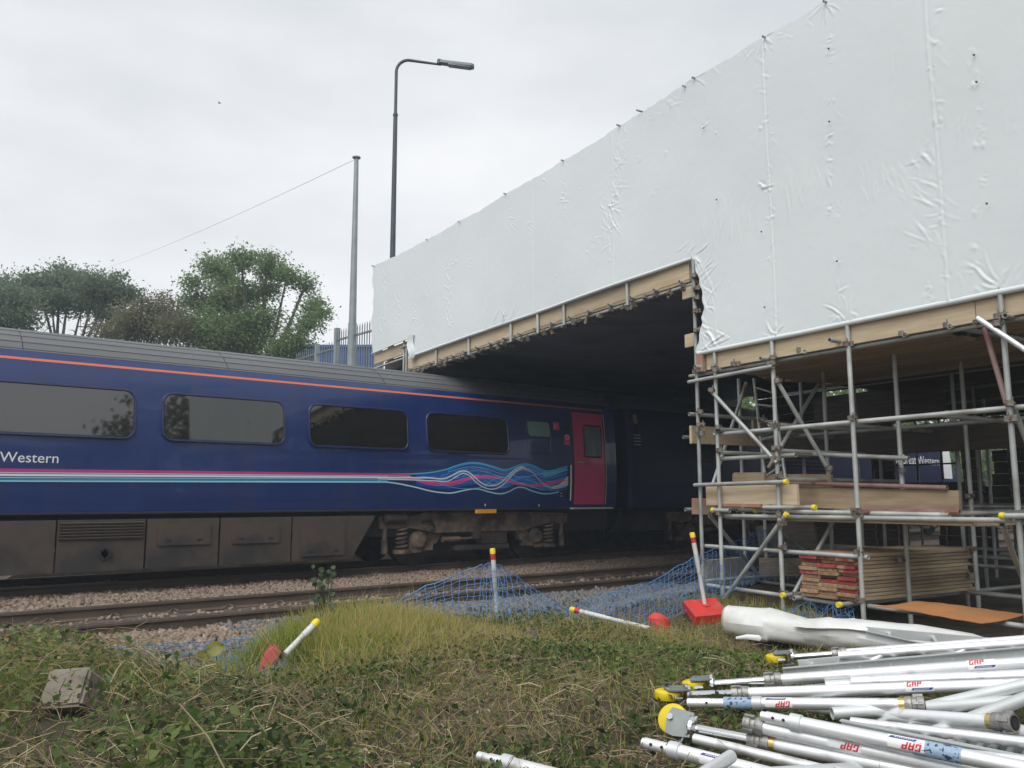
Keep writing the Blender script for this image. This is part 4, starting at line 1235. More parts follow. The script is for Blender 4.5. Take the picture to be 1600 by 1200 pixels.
# couplers at the joints
for s in front:
    for (a, b) in (((1116, 679), (1640, 632)), ((1126, 806), (1640, 814)), ((1078, 588), (1640, 489))):
        s0, z0 = sz(*a, .02); s1, z1 = sz(*b, .02)
        if min(s0, s1) - .05 < s < max(s0, s1) + .05:
            coupler(sc, FP(s, z0 + (z1 - z0) * (s - s0) / (s1 - s0), -.03), ang=random.uniform(-.6, .6) + 3.1)
for u, v, o in ((1112, 614, -.08), (1213, 721, -.06), (1213, 705, -.05), (1216, 600, -.03), (1296, 736, .5), (1223, 822, -.08), (1129, 938, -.05), (1095, 668, -.06), (1095, 682, -.06), (1094, 648, -.06), (1123, 672, -.05), (1124, 708, -.05), (1090, 490, -.05), (1088, 470, -.05), (1088, 455, -.06), (1090, 520, -.05), (1086, 435, -.05),
                (1222, 860, -.03), (1226, 932, -.04), (1343, 868, -.03), (1345, 943, -.03), (1128, 914, -.03), (1097, 880, -.03), (1595, 808, -.04), (1575, 815, .02), (1582, 660, -.05), (1565, 500, -.05), (1337, 803, -.05), (1560, 512, -.07), (1242, 934, .05), (1110, 805, .0), (1150, 573, -.1), (1205, 573, -.08), (1120, 583, -.1), (1410, 740, .72), (1409, 880, .72), (1517, 862, 1.88), (1517, 905, 1.88), (1205, 800, .0), (1190, 660, .6), (1413, 527, .03), (1484, 514, .03), (1250, 552, .03), (1300, 816, .4), (1295, 757, 1.1), (1515, 780, 1.88), (1161, 560, .1), (1217, 749, -.05)):
    coupler(sc, atF(u, v, o))
# timber fascia under the sheet, right-hand length in pieces
def fascia(parent, sa, sb, zf, drop, h, mat=M_pine, off=.015, t=.045, ends=True):
    a = FP(sa, float(zf(np.array(sa))) - drop - h / 2, off); b = FP(sb, float(zf(np.array(sb))) - drop - h / 2, off)
    return boardobj(parent, 'fascia_board', a, b, h, t, mat)
cut = [ks[0] - .12, sz(1526, 500, 0)[0], sEnd + .05]
for a, b in zip(cut[:-1], cut[1:]):
    fascia(sc, a - .004, b + .004, Z2, .01, .225)
boardobj(sc, 'fascia_end_block', FP(ks[0] + .0, float(Z2(ks[0])) - .14, -.03), FP(ks[0] - .11, float(Z2(ks[0])) - .14, -.03), .22, .06, M_rustwood)
# platform boards seen from below, running along the face
zpl = float(Z2(-1)) - .245
for k in range(16):
    o0 = .06 + k * .236
    for sa, sb in ((ks[0] - .05 - random.uniform(0, .25), -3.3 + random.uniform(-.2, .2)), (-3.55, sEnd)):
        boardobj(sc, 'platform_board', FP(sa, zpl + random.uniform(-.006, .006), o0 + .11), FP(sb, zpl + random.uniform(-.006, .006), o0 + .11), .222, .04, M_pine2 if k < 10 else M_shadewood, up=NF)  # inner rows take the darker copy, shade put into their colour
for k in range(20):
    o0 = 3.9 + k * .236
    boardobj(sc, 'platform_board', FP(.9, zpl + .02, o0 + .11), FP(-6.0, zpl + .02, o0 + .11), .222, .04, M_shadewood, up=NF)
# mid-level boards
def fboard(u0, v0, u1, v1, off, h=.225, mat=M_pine, t=.04, name='toe_board', off1=None):
    return boardobj(sc, name, atF(u0, v0, off), atF(u1, v1, off if off1 is None else off1), h, t, mat)
fboard(1105, 775, 1247, 773, .03)
fboard(1247, 776, 1500, 786, .60, .24, M_pine2)
fboard(1148, 746, 1196, 746, .45, .12, M_pine2)
fboard(1146, 750, 1300, 752, .75, .16, M_pine2)
fboard(1081, 791, 1120, 792, -.0, .2, M_rustwood, off1=.25)
fboard(1125, 789, 1190, 790, .0, .04, M_rustwood)
p = atF(1079, 679, .0); boardobj(sc, 'side_board', p, p + NF * 1.25, .225, .04, M_pine)
p = atF(1176, 667, 1.2); boardobj(sc, 'side_board', p, p + NF * 1.5, .2, .04, M_pine2)
p = atF(1100, 890, .02); boardobj(sc, 'side_board', p, atF(1166, 883, 1.2), .225, .04, M_pine)
fboard(1188, 885, 1262, 887, 1.25, .225, M_pine2)
fboard(1186, 845, 1275, 832, 1.6, .40, M_shadewood)
boardobj(sc, 'side_board', FP(.9, 1.95, 2.2), FP(-3.5, 1.95, 2.2), .3, .04, M_shadewood)
boardobj(sc, 'side_board', FP(.9, 2.55, 3.4), FP(-1.2, 2.55, 3.4), .5, .04, M_shadewood)
for k in range(4):
    boardobj(sc, 'platform_board', FP(ks[0] - .3, 1.02, .15 + k * .24), FP(-3.4, 1.02, .15 + k * .24), .222, .04, M_pine2, up=NF)
# short board ends beside the step
for u, v, h in ((1075, 458, .15), (1079, 532, .17)):
    p = atF(u, v, .02); boardobj(sc, 'board_end', p + DB * .08, p - DB * .10, h, .05, M_pine)
# hidden toe board level far inside (dark)
# --- hung frame under the span
hf_ = thing('hung_scaffold_frame', 'long timber fascia with clamped tubes along the lower sheet edge over the tracks', 'scaffolding', FP(4, float(Z1(4)) - .4, 0))
cuts = [sz(u, v, 0)[0] for u, v in ((1077, 420), (983, 458), (884, 490), (843, 505), (801, 516), (735, 540), (684, 556), (637, 574))]
for a, b in zip(cuts[:-1], cuts[1:]):
    boardobj(hf_, 'fascia_board', FP(a + .004, float(Z1(a)) - .02 - .115, .02), FP(b - .004, float(Z1(b)) - .02 - .115, .02), .235, .045, M_pine)
boardobj(hf_, 'fascia_board', FP(sFlap + .05, float(Z1(sFlap)) + .26, .02), FP(sL0 - .03, float(Z1(sL0)) + .26, .02), .26, .045, M_pine)
for a in cuts[1:]:
    tubeobj(hf_, 'hanger', FP(a, float(Z1(a)) - .36, -.035), FP(a, float(Z1(a)) + .25, -.035))
s_, z_ = sz(631, 560, -.03); tubeobj(hf_, 'hanger', FP(s_, z_ - .4, -.03), FP(s_, z_ + .5, -.03))
tubeobj(hf_, 'ledger', FP(cuts[0] - .05, float(Z1(cuts[0])) - .33, .02), FP(cuts[-1] + .3, float(Z1(cuts[-1])) - .33, .02))
tubeobj(hf_, 'ledger', FP(sFlap - .3, float(Z1(sFlap)) + .04, .02), FP(sL0 + .4, float(Z1(sL0)) + .04, .02))
tubeobj(hf_, 'ledger', FP(sFlap - .1, float(Z1(sFlap)) + .28, -.06), FP(sFlap + .5, float(Z1(sFlap)) + .25, -.06))
boardobj(hf_, 'bearer', FP(cuts[0], float(Z1(cuts[0])) - .275, .10), FP(cuts[-1], float(Z1(cuts[-1])) - .275, .10), .04, .2, M_pine2)
ss = np.linspace(cuts[0] + .1, cuts[-1], 36)
for k, s in enumerate(ss):
    z = float(Z1(s)) - .33
    if k % 2 == 0:
        tubeobj(hf_, 'transom', FP(s, z + .05, -.09), FP(s, z + .05, .45))
    coupler(hf_, FP(s + random.uniform(-.06, .06), z + random.uniform(-.05, .02), -.0), axis=DB)
    if random.random() < .3: coupler(hf_, FP(s + random.uniform(-.1, .1), z - .05, -.02), axis=NF)

# --- far side scaffold boards, extended to block light and darken the space beneath
rs_ = thing('rear_scaffold', 'dark boarded scaffold closing most of the far side under the bridge', 'scaffolding', FP(-4, 0, 9.6))
def screen(u0, u1, v0, v1, off=9.4):
    """stack of scaffold boards filling one dark area of the far side"""
    a = atF(u0, (v0 + v1) / 2, off); b = atF(u1, (v0 + v1) / 2, off)
    sa, sb = (a - F0).dot(DB), (b - F0).dot(DB)
    um = (u0 + u1) / 2
    z1_, z0_ = atF(um, v0, off).z, atF(um, v1, off).z
    n_ = max(1, round((z1_ - z0_) / .225)); h = (z1_ - z0_) / n_
    for k in range(n_):
        z = z0_ + h * (k + .5)
        boardobj(rs_, 'screen_board', FP(sa + random.uniform(-.02, .02), z, off + random.uniform(-.03, .03)), FP(sb, z, off), h - .008, .04, M_shadewood)
screen(1180, 1290, 575, 690); screen(1290, 1362, 580, 608); screen(1290, 1362, 658, 688); screen(1362, 1396, 575, 752)
screen(1396, 1512, 575, 622); screen(1500, 1700, 575, 664); screen(1396, 1500, 694, 699); screen(1396, 1500, 724, 727)
screen(1503, 1528, 664, 752); screen(1552, 1700, 700, 758); screen(1575, 1700, 664, 700, 9.6)
screen(1180, 1540, 755, 812); screen(1180, 1420, 812, 850); screen(1540, 1700, 758, 798); screen(1470, 1560, 822, 870); screen(1600, 1700, 798, 900)
for u in (1290, 1362, 1396, 1432, 1470, 1505, 1530, 1575):
    s0_, _ = sz(u, 700, 9.3); tubeobj(rs_, 'standard', FP(s0_, -.3, 9.3), FP(s0_, 4.2, 9.3), mat=M_coupler)

# access ladder leaning inside
ld = thing('access_ladder', 'galvanised pole ladder leaning inside the scaffold by its second upright', 'ladder', atF(1200, 790, .6))
la, lb = atF(1178, 592, 1.0), atF(1200, 790, .65)
lc, ldp = atF(1209, 640, 1.0) + Vector((0, 0, .3)), atF(1229, 760, .65)
mA = MB(); mA.tube(la, lb, .02, 8); mA.build('stile', M_galv, ld)
mA = MB(); mA.tube(lc, ldp, .02, 8); mA.build('stile', M_galv, ld)
for k in range(7):
    f = (k + .5) / 7
    mA = MB(); mA.tube(la.lerp(lb, f), lc.lerp(ldp, f), .013, 8); mA.build('rung', M_galv, ld)

# --- stacked boards
corner = atF(1343, 944, .06); zst0 = atF(1343, 941, .06).z
sN = (corner - F0).dot(DB)
ordn = ['lowest', 'second', 'third', 'fourth', 'fifth', 'sixth', 'seventh', 'eighth', 'ninth', 'tenth', 'eleventh', 'topmost']
colsn = ['row beside the upright', 'middle row', 'row nearest the net']
NL = 12
bt = .0345
stack_mesh = {}
for li in range(NL):
    for ci in range(3):
        red = (li, ci) in ((11, 0), (11, 1), (10, 2), (10, 0), (9, 2), (8, 1), (8, 0), (7, 0), (4, 0), (4, 1), (5, 0), (2, 0), (6, 2))
        jit = random.uniform(-.03, .03); ln = random.uniform(1.95, 2.15)
        s0 = sN + .004 + ci * .229 + random.uniform(-.004, .012)
        zc = zst0 + .02 + li * .0395
        a = FP(s0 + .112, zc, .04 + jit + (.05 if random.random() < .2 else 0)); bq = FP(s0 + .112 + random.uniform(-.012, .012), zc, .04 + ln)
        t = thing('scaffold_board', '', 'board', a, 'boards stacked on the scaffold')
        nm = 'topmost layer' if li == NL - 1 else ('lowest layer' if li == 0 else ordn[li] + ' layer from bottom')
        t['label'] = ('stacked plank with red end, ' if red else 'stacked bare timber plank, ') + nm + ', ' + colsn[ci]
        d = (bq - a).normalized()
        plank = boardobj(t, 'plank', a + d * (.10 if red else .003), bq, .222, bt, M_stackwood, up=DB)
        boardobj(t, 'painted_end' if red else 'end_grain', a, a + d * (.10 if red else .003), .2215, bt - .0006, M_redpaint if red else M_endwood, up=DB)

# orange-brown sheet lying on the low tubes
cs = [atZ(1364, 948, .25), atZ(1428, 940, .25), atZ(1602, 957, .25), atZ(1536, 971, .25)]
def bil(c, u, v): return (c[0] * (1 - u) + c[3] * u) * (1 - v) + (c[1] * (1 - u) + c[2] * u) * v
top = [[bil(cs, i / 24, j / 10) + Vector((0, 0, .012 * math.sin(i / 24 * 4.2 + .6) - .012 * math.sin(j / 10 * 3.1) + .002 * math.sin(i * 1.3))) for i in range(25)] for j in range(11)]
m = MB(); m.grid(top); m.grid([[p - Vector((0, 0, .006)) for p in r] for r in top])
for edge in (top[0], top[-1], [r[0] for r in top], [r[-1] for r in top]):
    m.grid([edge, [p - Vector((0, 0, .006)) for p in edge]])
tag(m.build('plywood_sheet', M_osb), 'thin bowed orange-brown sheet lying across the low scaffold tubes', 'sheet')

# roll of white plastic on the ground
rl = []
ctrl = [(1133, 968, .11, .10), (1138, 969, .145, .13), (1200, 976, .145, .15), (1262, 988, .115, .13), (1300, 990, .135, .15), (1350, 993, .14, .16), (1430, 1002, .13, .15), (1520, 1014, .11, .13), (1600, 1030, .08, .10)]
NN = 70; nr = 28; rows = []
def on_ground(u, v, h):
    p = atZ(u, v, .1)
    for _ in range(6): p = atZ(u, v, float(ground_z(p.x, p.y)) + h)
    return p
base_pts = [atD(u, v, float(np.interp(u, (1130, 1600), (8.1, 6.5)))) for u, v, _, _ in ctrl]
par = np.linspace(0, len(ctrl) - 1, NN)
for i, t in enumerate(par):
    k = min(int(t), len(ctrl) - 2); f = t - k; f2 = f * f * (3 - 2 * f)
    c = base_pts[k].lerp(base_pts[k + 1], f2)
    rh = ctrl[k][2] * (1 - f2) + ctrl[k + 1][2] * f2; rwid = ctrl[k][3] * (1 - f2) + ctrl[k + 1][3] * f2
    dirv = (base_pts[k + 1] - base_pts[k]).normalized(); sd = dirv.cross(Vector((0, 0, 1))).normalized()
    row = []
    for j in range(nr + 1):
        a = 2 * math.pi * (j % nr) / nr
        fold = 1 + .06 * math.sin(2 * a + t * 1.6) + .025 * math.sin(5 * a - t * 3.1) + .02 * math.sin(9 * a + t * 5)
        if i < 10: fold = 1 + (fold - 1) * i / 10
        zz = math.sin(a) * rh * fold
        if zz < -.125: zz = -.125
        g = float(ground_z(c.x, c.y))
        row.append(Vector((c.x, c.y, c.z)) + sd * (math.cos(a) * rwid * fold) + Vector((0, 0, zz)))
    rows.append(row)
m = MB(); m.grid(rows); m.add(rows[0][:nr], [tuple(range(nr))]); m.add(rows[-1][:nr], [tuple(range(nr))])
roll = m.build('plastic_roll', M_rollplastic, smooth=50)
tag(roll, 'long rumpled roll of white plastic lying on the earth beside the scaffold foot', 'plastic roll')
fl = []
p0 = atD(1262, 974, 7.66); p1 = atD(1420, 988, 7.12)
for j in range(8):
    f = j / 7
    a = p0.lerp(p1, f); 
    fl.append([a + Vector((0, 0, .07 * math.exp(-((f - .42) / .18) ** 2) * (1 - i / 5) + .012 * math.sin(i * 2 + j))) + NF * (.07 - i * .055) for i in range(6)])
m = MB(); m.grid(fl); m.build('loose_fold', M_rollplastic, roll, recalc=False)
scrap = [on_ground(1150, 999, .01), on_ground(1168, 997, .025), on_ground(1185, 999, .025), on_ground(1206, 1004, .01)]
m = MB(); m.path([s_ + Vector((0, 0, .01)) for s_ in scrap], [.012, .022, .026, .012], 7); tag(m.build('plastic_scrap', M_rollplastic), 'small twisted scrap of white plastic on the earth below the roll', 'plastic scrap')

# ================================================================== BARRIER POSTS AND NETS
def barrier_post(label, p0, p1, base=None, band=True, tilt=None):
    p0 = Vector(p0); p1 = Vector(p1); d = (p1 - p0).normalized(); L_ = (p1 - p0).length
    t = thing('barrier_post', label, 'barrier post', p0, 'white barrier posts holding up the blue netting')
    m = MB(); m.path([p0, p0 + d * (L_ * .55), p0 + d * (L_ * .56), p1], [.021, .021, .024, .024], 14); m.build('pole', M_pole, t)
    m = MB(); m.path([p1 - d * .045, p1 - d * .005, p1 + d * .008, p1 + d * .008], [.028, .028, .022, .001], 14); m.build('cap', M_ycap, t)
    if band:
        m = MB(); m.path([p1 - d * .10, p1 - d * .046], .0255, 14, caps=False); m.build('red_band', M_redband, t)
    if base is not None:
        c, sx, sy, sz_, rot = base
        m = MB()
        ch = .02
        hx, hy = sx / 2, sy / 2
        lo = [(-hx, -hy), (hx, -hy), (hx, hy), (-hx, hy)]
        m.hexa([Vector(c) + rot @ Vector((x, y, -sz_ / 2)) for x, y in lo] + [Vector(c) + rot @ Vector((x, y, sz_ / 2 - ch)) for x, y in lo])
        m.hexa([Vector(c) + rot @ Vector((x, y, sz_ / 2 - ch)) for x, y in lo] + [Vector(c) + rot @ Vector((x * .88, y * .88, sz_ / 2)) for x, y in lo])
        m.build('base_block', M_redblock, t, smooth=0)
        m = MB(); m.path([Vector(c) + rot @ Vector((0, 0, sz_ / 2 - .005)), Vector(c) + rot @ Vector((0, 0, sz_ / 2 + .012))], .038, 12); m.build('socket', M_redblock, t)
    return t
rotR = Matrix.Rotation(HEAD - R(90) + R(8), 3, 'Z') @ Matrix.Rotation(R(-4), 3, 'Y') @ Matrix.Rotation(R(19), 3, 'X')
cR = atD(1103, 954, 8.7)
barrier_post('leaning white post upright in a red block before the scaffold corner', cR + Vector((0, 0, .0)), atD(1081.5, 833, 8.75), (cR, .36, .34, .11, rotR))
pm0 = atD(778, 978, 8.2); 
barrier_post('white post with red band upright at the peak of the netting', Vector((pm0.x, pm0.y, pm0.z)), atD(769.5, 858, 8.2))
barrier_post('fallen white post lying on the grey stones between two nets', atD(1015, 982, 7.9), atD(892, 952, 8.3))
c3 = atZ(1029, 969, .06)
rr = thing('weight_block', 'red weight block half sunk in grass behind the fallen post', 'weight block', c3)
m = MB()
rot = Matrix.Rotation(R(20), 3, 'Z') @ Matrix.Rotation(R(30), 3, 'X')
m.path([c3 + Vector((0, 0, -.08)), c3 + Vector((0, 0, .02)), c3 + Vector((.01, 0, .055)), c3 + Vector((.015, 0, .06))], [.125, .105, .06, .01], 14); m.build('block', M_redblock, rr, smooth=25)
barrier_post('tilted white post leaning out of grass over the low netting', atD(446, 1022, 5.75), atD(496, 971, 5.95), None, band=False)
cL = atD(420, 1034, 6.15)
rotL = Matrix.Rotation(HEAD + R(-75), 3, 'Z') @ Matrix.Rotation(R(-62), 3, 'Y')
m = MB()
m.box(cL, (.22, .22, .07), rotL); m.box(cL + rotL @ Vector((0, 0, .04)), (.18, .18, .02), rotL)
tag(m.build('weight_block', M_fadedred, smooth=0), 'faded red weight block tipped on edge under the low netting', 'weight block')

def net(name, label, top, bot, nu, nv, sag=0.05, r=.0028, seed=0, knot=0.0, lump=0.03):
    """blue mesh between an upper and a lower edge curve (lists of points)"""
    rn = random.Random(seed)
    def curve(pts, t):
        x = t * (len(pts) - 1); k = min(int(x), len(pts) - 2); f = x - k
        return pts[k].lerp(pts[k + 1], f)
    G = []
    for j in range(nv + 1):
        f = j / nv; row = []
        for i in range(nu + 1):
            t = i / nu
            p = curve(top, t).lerp(curve(bot, t), f)
            p = p + Vector((rn.gauss(0, .007), rn.gauss(0, .007), rn.gauss(0, .007)))
            p.z += -sag * 4 * f * (1 - f) + lump * float(vnoise(np.array(t * 9.0), np.array(f * 4.0), seed))
            g = max(float(ground_z(p.x, p.y)), float(ballast_z(p.y)) if p.y > 7.6 else -9) + .02
            p.z = max(p.z, g)
            row.append(p)
        G.append(row)
    m = MB()
    for j in range(nv + 1): m.path(G[j], r * (1.9 if j == 0 else 1), 4, caps=False)
    for i in range(nu + 1): m.path([G[j][i] for j in range(nv + 1)], r, 4, caps=False)
    o = m.build(name, M_blue, smooth=80, recalc=False)
    return tag(o, label, 'netting')
pt = atD(769.5, 880, 8.2)
net('barrier_net', 'blue mesh net draped from the upright white post down to the grey stones',
    [atD(560, 953, 7.9), atD(620, 938, 8.0), atD(690, 905, 8.1), atD(750, 882, 8.18), pt, atD(790, 892, 8.25), atD(840, 925, 8.35), atD(890, 953, 8.5)],
    [atD(575, 965, 7.6), atD(630, 966, 7.6), atD(690, 975, 7.6), atD(745, 985, 7.6), atD(775, 990, 7.6), atD(810, 992, 7.6), atD(850, 985, 7.7), atD(900, 975, 7.8)], 34, 11, .02, seed=3, lump=.015, r=.0026)
net('barrier_net', 'blue mesh net spread over grey stones and rising behind the scaffold corner',
    [atD(880, 955, 8.9), atD(935, 937, 9.1), atD(990, 917, 9.3), atD(1040, 895, 9.6), atD(1085, 872, 9.8), atD(1130, 850, 10.4), atD(1190, 830, 11), atD(1250, 838, 11.4), atD(1310, 856, 11.8)],
    [atD(870, 988, 7.7), atD(930, 988, 7.8), atD(985, 982, 8.0), atD(1040, 972, 8.4), atD(1085, 955, 8.8), atD(1130, 930, 9.5), atD(1190, 908, 10.1), atD(1250, 900, 10.5), atD(1300, 898, 10.7)], 54, 17, .03, seed=5, lump=.03, r=.0023)
net('barrier_net', 'blue mesh net lying low on the bank over the red tipped block',
    [atD(170, 1012, 6.6), atD(240, 1010, 6.7), atD(300, 1006, 6.9), atD(360, 1000, 7.0), atD(420, 992, 7.1), atD(470, 982, 7.1), atD(492, 975, 6.6)],
    [atD(180, 1030, 6.0), atD(250, 1048, 5.8), atD(310, 1056, 5.7), atD(360, 1060, 5.7), atD(410, 1058, 5.75), atD(450, 1045, 5.9), atD(480, 1030, 6.0)], 30, 13, .0, seed=8, lump=.02, r=.0024)
net('barrier_net', 'crumpled blue net heaped on the ground behind the white roll',
    [atD(1205, 958, 9.2), atD(1250, 945, 9.3), atD(1300, 938, 9.0), atD(1330, 945, 8.8)],
    [atD(1210, 978, 8.7), atD(1255, 975, 8.7), atD(1300, 972, 8.6), atD(1335, 970, 8.5)], 16, 7, .0, seed=9, lump=.12)

# ================================================================== CONCRETE BLOCK
cb = atZ(112, 1080, .33)
rot = Matrix.Rotation(HEAD - R(90) + R(-8), 3, 'Z') @ Matrix.Rotation(R(-30), 3, 'X') @ Matrix.Rotation(R(-5), 3, 'Y')
bm = bmesh.new(); bmesh.ops.create_cube(bm, size=1)
for v in bm.verts: v.co = Vector((v.co.x * .215, v.co.y * .13, v.co.z * .185))
bmesh.ops.bevel(bm, geom=bm.edges[:], offset=.014, segments=2, affect='EDGES')
bmesh.ops.subdivide_edges(bm, edges=bm.edges[:], cuts=2, use_grid_fill=True)
for v in bm.verts:
    n_ = float(fbm(np.array(v.co.x * 18 + v.co.z * 11), np.array(v.co.y * 18 + v.co.z * 14), 4)); v.co += v.co.normalized() * .010 * n_
me = bpy.data.meshes.new('concrete_block'); bm.to_mesh(me); bm.free(); me.materials.append(M_concrete)
o = place(me, 'concrete_block', mat_at(cb, rot)); tag(o, 'weathered square concrete block tipped among the brambles', 'concrete block')

# ================================================================== STREET LAMP, MAST, WIRE, FENCE, SHED, BIRD
lp = atD(613.5, 400, 21); lp.z = 4.6
lt = thing('street_lamp', 'tall dark grey street lamp with bent arm rising behind the sheeting', 'street lamp', lp)
zt_ = atD(617, 180, 21).z; ztp = atD(618, 112, 21).z
dx = RT
a1 = atD(690, 102, 21)
m = MB(); m.path([lp, Vector((lp.x, lp.y, zt_))], [.085, .055], 14); m.build('column', M_lamp, lt)
m = MB(); m.path([Vector((lp.x, lp.y, zt_ - .02)), Vector((lp.x, lp.y, zt_ + .03))], .068, 14); m.build('collar', M_lamp, lt)
xo = (atD(690, 102, 21) - atD(616, 102, 21))
pth = [Vector((lp.x, lp.y, zt_)), Vector((lp.x, lp.y, ztp))]
zc_ = atD(618, 94, 21).z
for k in range(1, 8):
    a = R(90 * k / 7)
    pth.append(Vector((lp.x, lp.y, ztp)) + RT * (.32 * (1 - math.cos(a))) + Vector((0, 0, (zc_ - ztp) * math.sin(a))))
pth.append(Vector((lp.x, lp.y, zc_ - .13)) + RT * 1.2)
m = MB(); m.path(pth, [.042] * (len(pth) - 1) + [.03], 10); m.build('arm', M_lamp, lt)
lu = Vector((lp.x, lp.y, zc_ - .14)) + RT * 1.62; rot = Matrix.Rotation(HEAD - R(90), 3, 'Z') @ Matrix.Rotation(R(8), 3, 'Y')
m = MB(); 
for sx, w0 in ((1, 1),):
    q = [(-.45, -.09), (.40, -.12), (.47, -.07), (.47, .07), (.40, .12), (-.45, .09)]
    m.prism(q, lu + rot @ Vector((0, 0, -.02)), rot @ Vector((1, 0, 0)), rot @ Vector((0, 1, 0)), rot @ Vector((0, 0, 1)), .07)
head = m.build('lamp_head', M_lumin, lt, smooth=0)
m = MB(); m.box(lu + rot @ Vector((.08, 0, -.035)), (.6, .19, .03), rot); m.build('lens', M_doorglass, head, smooth=0)
m = MB(); m.box(lu + rot @ Vector((-.47, 0, .02)), (.12, .12, .12), rot); m.build('spigot', M_lamp, head, smooth=0)

mp_ = atD(549.5, 570, 23); mp_.z = 3.0; mtop = atD(557, 248, 23)
mt = thing('steel_mast', 'plain pale grey steel pole with flat cap beyond the palisade fence', 'pole', mp_)
m = MB(); zk = atD(552, 505, 23).z
f = lambda z: mp_.lerp(mtop, (z - mp_.z) / (mtop.z - mp_.z))
m.path([mp_, f(zk)], [.125, .12], 16); m.build('lower_sleeve', M_mast, mt)
m = MB(); m.path([f(zk), mtop], [.105, .062], 16); m.build('shaft', M_mast, mt)
m = MB(); m.path([mtop, mtop + Vector((0, 0, .02)), mtop + Vector((0, 0, .05)), mtop + Vector((0, 0, .07))], [.09, .12, .12, .05], 16); m.build('cap', M_mast, mt)
we = atD(150, 424, 60)
pts = []
for i in range(30):
    t = i / 29; p = mtop.lerp(we, t); p.z -= 1.0 * 4 * t * (1 - t) * .25; pts.append(p)
m = MB(); m.path(pts, .0065, 5); tag(m.build('overhead_wire', M_wire), 'thin grey wire running down from the pale pole to the trees', 'wire')

fa, fb_, fc = atD(590, 497, 21.6), atD(527, 516, 24.2), atD(463, 551, 28)
fn = thing('palisade_fence', 'grey steel palisade fence with pointed pales beyond the train roof', 'fence', Vector((fb_.x, fb_.y, fb_.z - 1.9)))
def pale(p, h, w=.065):
    m = MB()
    d = (fb_ - fa).normalized(); d.z = 0; d.normalize(); n = d.cross(Vector((0, 0, 1)))
    q = [(-w / 2, -h), (w / 2, -h), (w / 2, -.10), (w * .2, -.03), (0, 0), (-w * .2, -.03), (-w / 2, -.10)]
    m.prism(q, p, d, Vector((0, 0, 1)), n, .008); return m.build('pale', M_fence, fn, smooth=0)
def rail_(a, b, dz):
    m = MB(); m.box((a + b) / 2 + Vector((0, 0, dz)), ((b - a).length, .04, .05), frame_from(b - a).to_3x3() @ Matrix.Rotation(R(90), 3, 'Y')); m.build('fence_rail', M_fence, fn, smooth=0)
n1 = 17
for k in range(n1): pale(fa.lerp(fb_, k / n1), 1.9)
rail_(fa, fb_, -.30); rail_(fa, fb_, -1.55)
a2 = fb_ + Vector((0, 0, -.28))
n2 = 18
for k in range(1, n2 + 1): pale(a2.lerp(fc, k / n2), 1.7)
rail_(a2, fc, -.25); rail_(a2, fc, -1.4)
for p, w, h in ((fb_, .14, 2.1), (a2.lerp(fc, .45), .12, 1.9)):
    m = MB(); m.box(p + Vector((0, 0, -h / 2 + .06)), (w, w, h)); m.build('post', M_mast, fn, smooth=0)
m = MB(); q = fb_ + Vector((-.05, -.1, -1.15)); m.path([q + Vector((-.15, 0, .05)), q, q + Vector((.1, 0, -.1))], [.05, .09, .05], 8); m.build('bracket', M_fence, fn)

sh = thing('blue_shed', 'blue ribbed steel shed glimpsed behind the palisade fence', 'shed', Vector((15.5, 31, 4.0)))
pA_, pB_ = atD(452, 543, 33), atD(585, 541, 33)
dv = (pB_ - pA_); dv.z = 0; ll = dv.length; dv.normalize(); nv_ = Vector((-dv.y, dv.x, 0))
if nv_.dot(HD) < 0: nv_ = -nv_
m = MB(); m.hexa([pA_ - Vector((0, 0, 2.6)), pA_ - Vector((0, 0, 2.6)) + dv * ll, pA_ - Vector((0, 0, 2.6)) + dv * ll + nv_ * 2.5, pA_ - Vector((0, 0, 2.6)) + nv_ * 2.5, pA_, pA_ + dv * ll, pA_ + dv * ll + nv_ * 2.5, pA_ + nv_ * 2.5]); m.build('wall', M_shed, sh, smooth=0)
for k in range(16):
    m = MB(); m.box(pA_ + dv * (ll * (k + .5) / 16) - nv_ * .02 + Vector((0, 0, -1.3)), (.08, .06, 2.6)); m.build('rib', M_shed, sh, smooth=0)
m = MB(); m.hexa([pA_ - nv_ * .1, pA_ + dv * ll - nv_ * .1, pA_ + dv * ll + nv_ * 2.6, pA_ + nv_ * 2.6, pA_ - nv_ * .1 + Vector((0, 0, .1)), pA_ + dv * ll - nv_ * .1 + Vector((0, 0, .1)), pA_ + dv * ll + nv_ * 2.6 + Vector((0, 0, .3)), pA_ + nv_ * 2.6 + Vector((0, 0, .3))]); m.build('roof', M_shed, sh, smooth=0)

bp_ = atD(343, 161, 60)
m = MB()
m.path([bp_ - RT * .14, bp_ - RT * .06, bp_ + RT * .05, bp_ + RT * .1, bp_ + RT * .13], [.005, .035, .04, .025, .004], 8)
m.add([bp_ + RT * .05, bp_ - RT * .04, bp_ + HD * .25 + Vector((0, 0, .06)) - RT * .03], [(0, 1, 2)])
m.add([bp_ + RT * .05, bp_ - RT * .04, bp_ - HD * .25 + Vector((0, 0, .06)) - RT * .03], [(0, 1, 2)])
tag(m.build('bird', M_black, recalc=False), 'tiny dark bird flying high in the grey sky', 'bird')

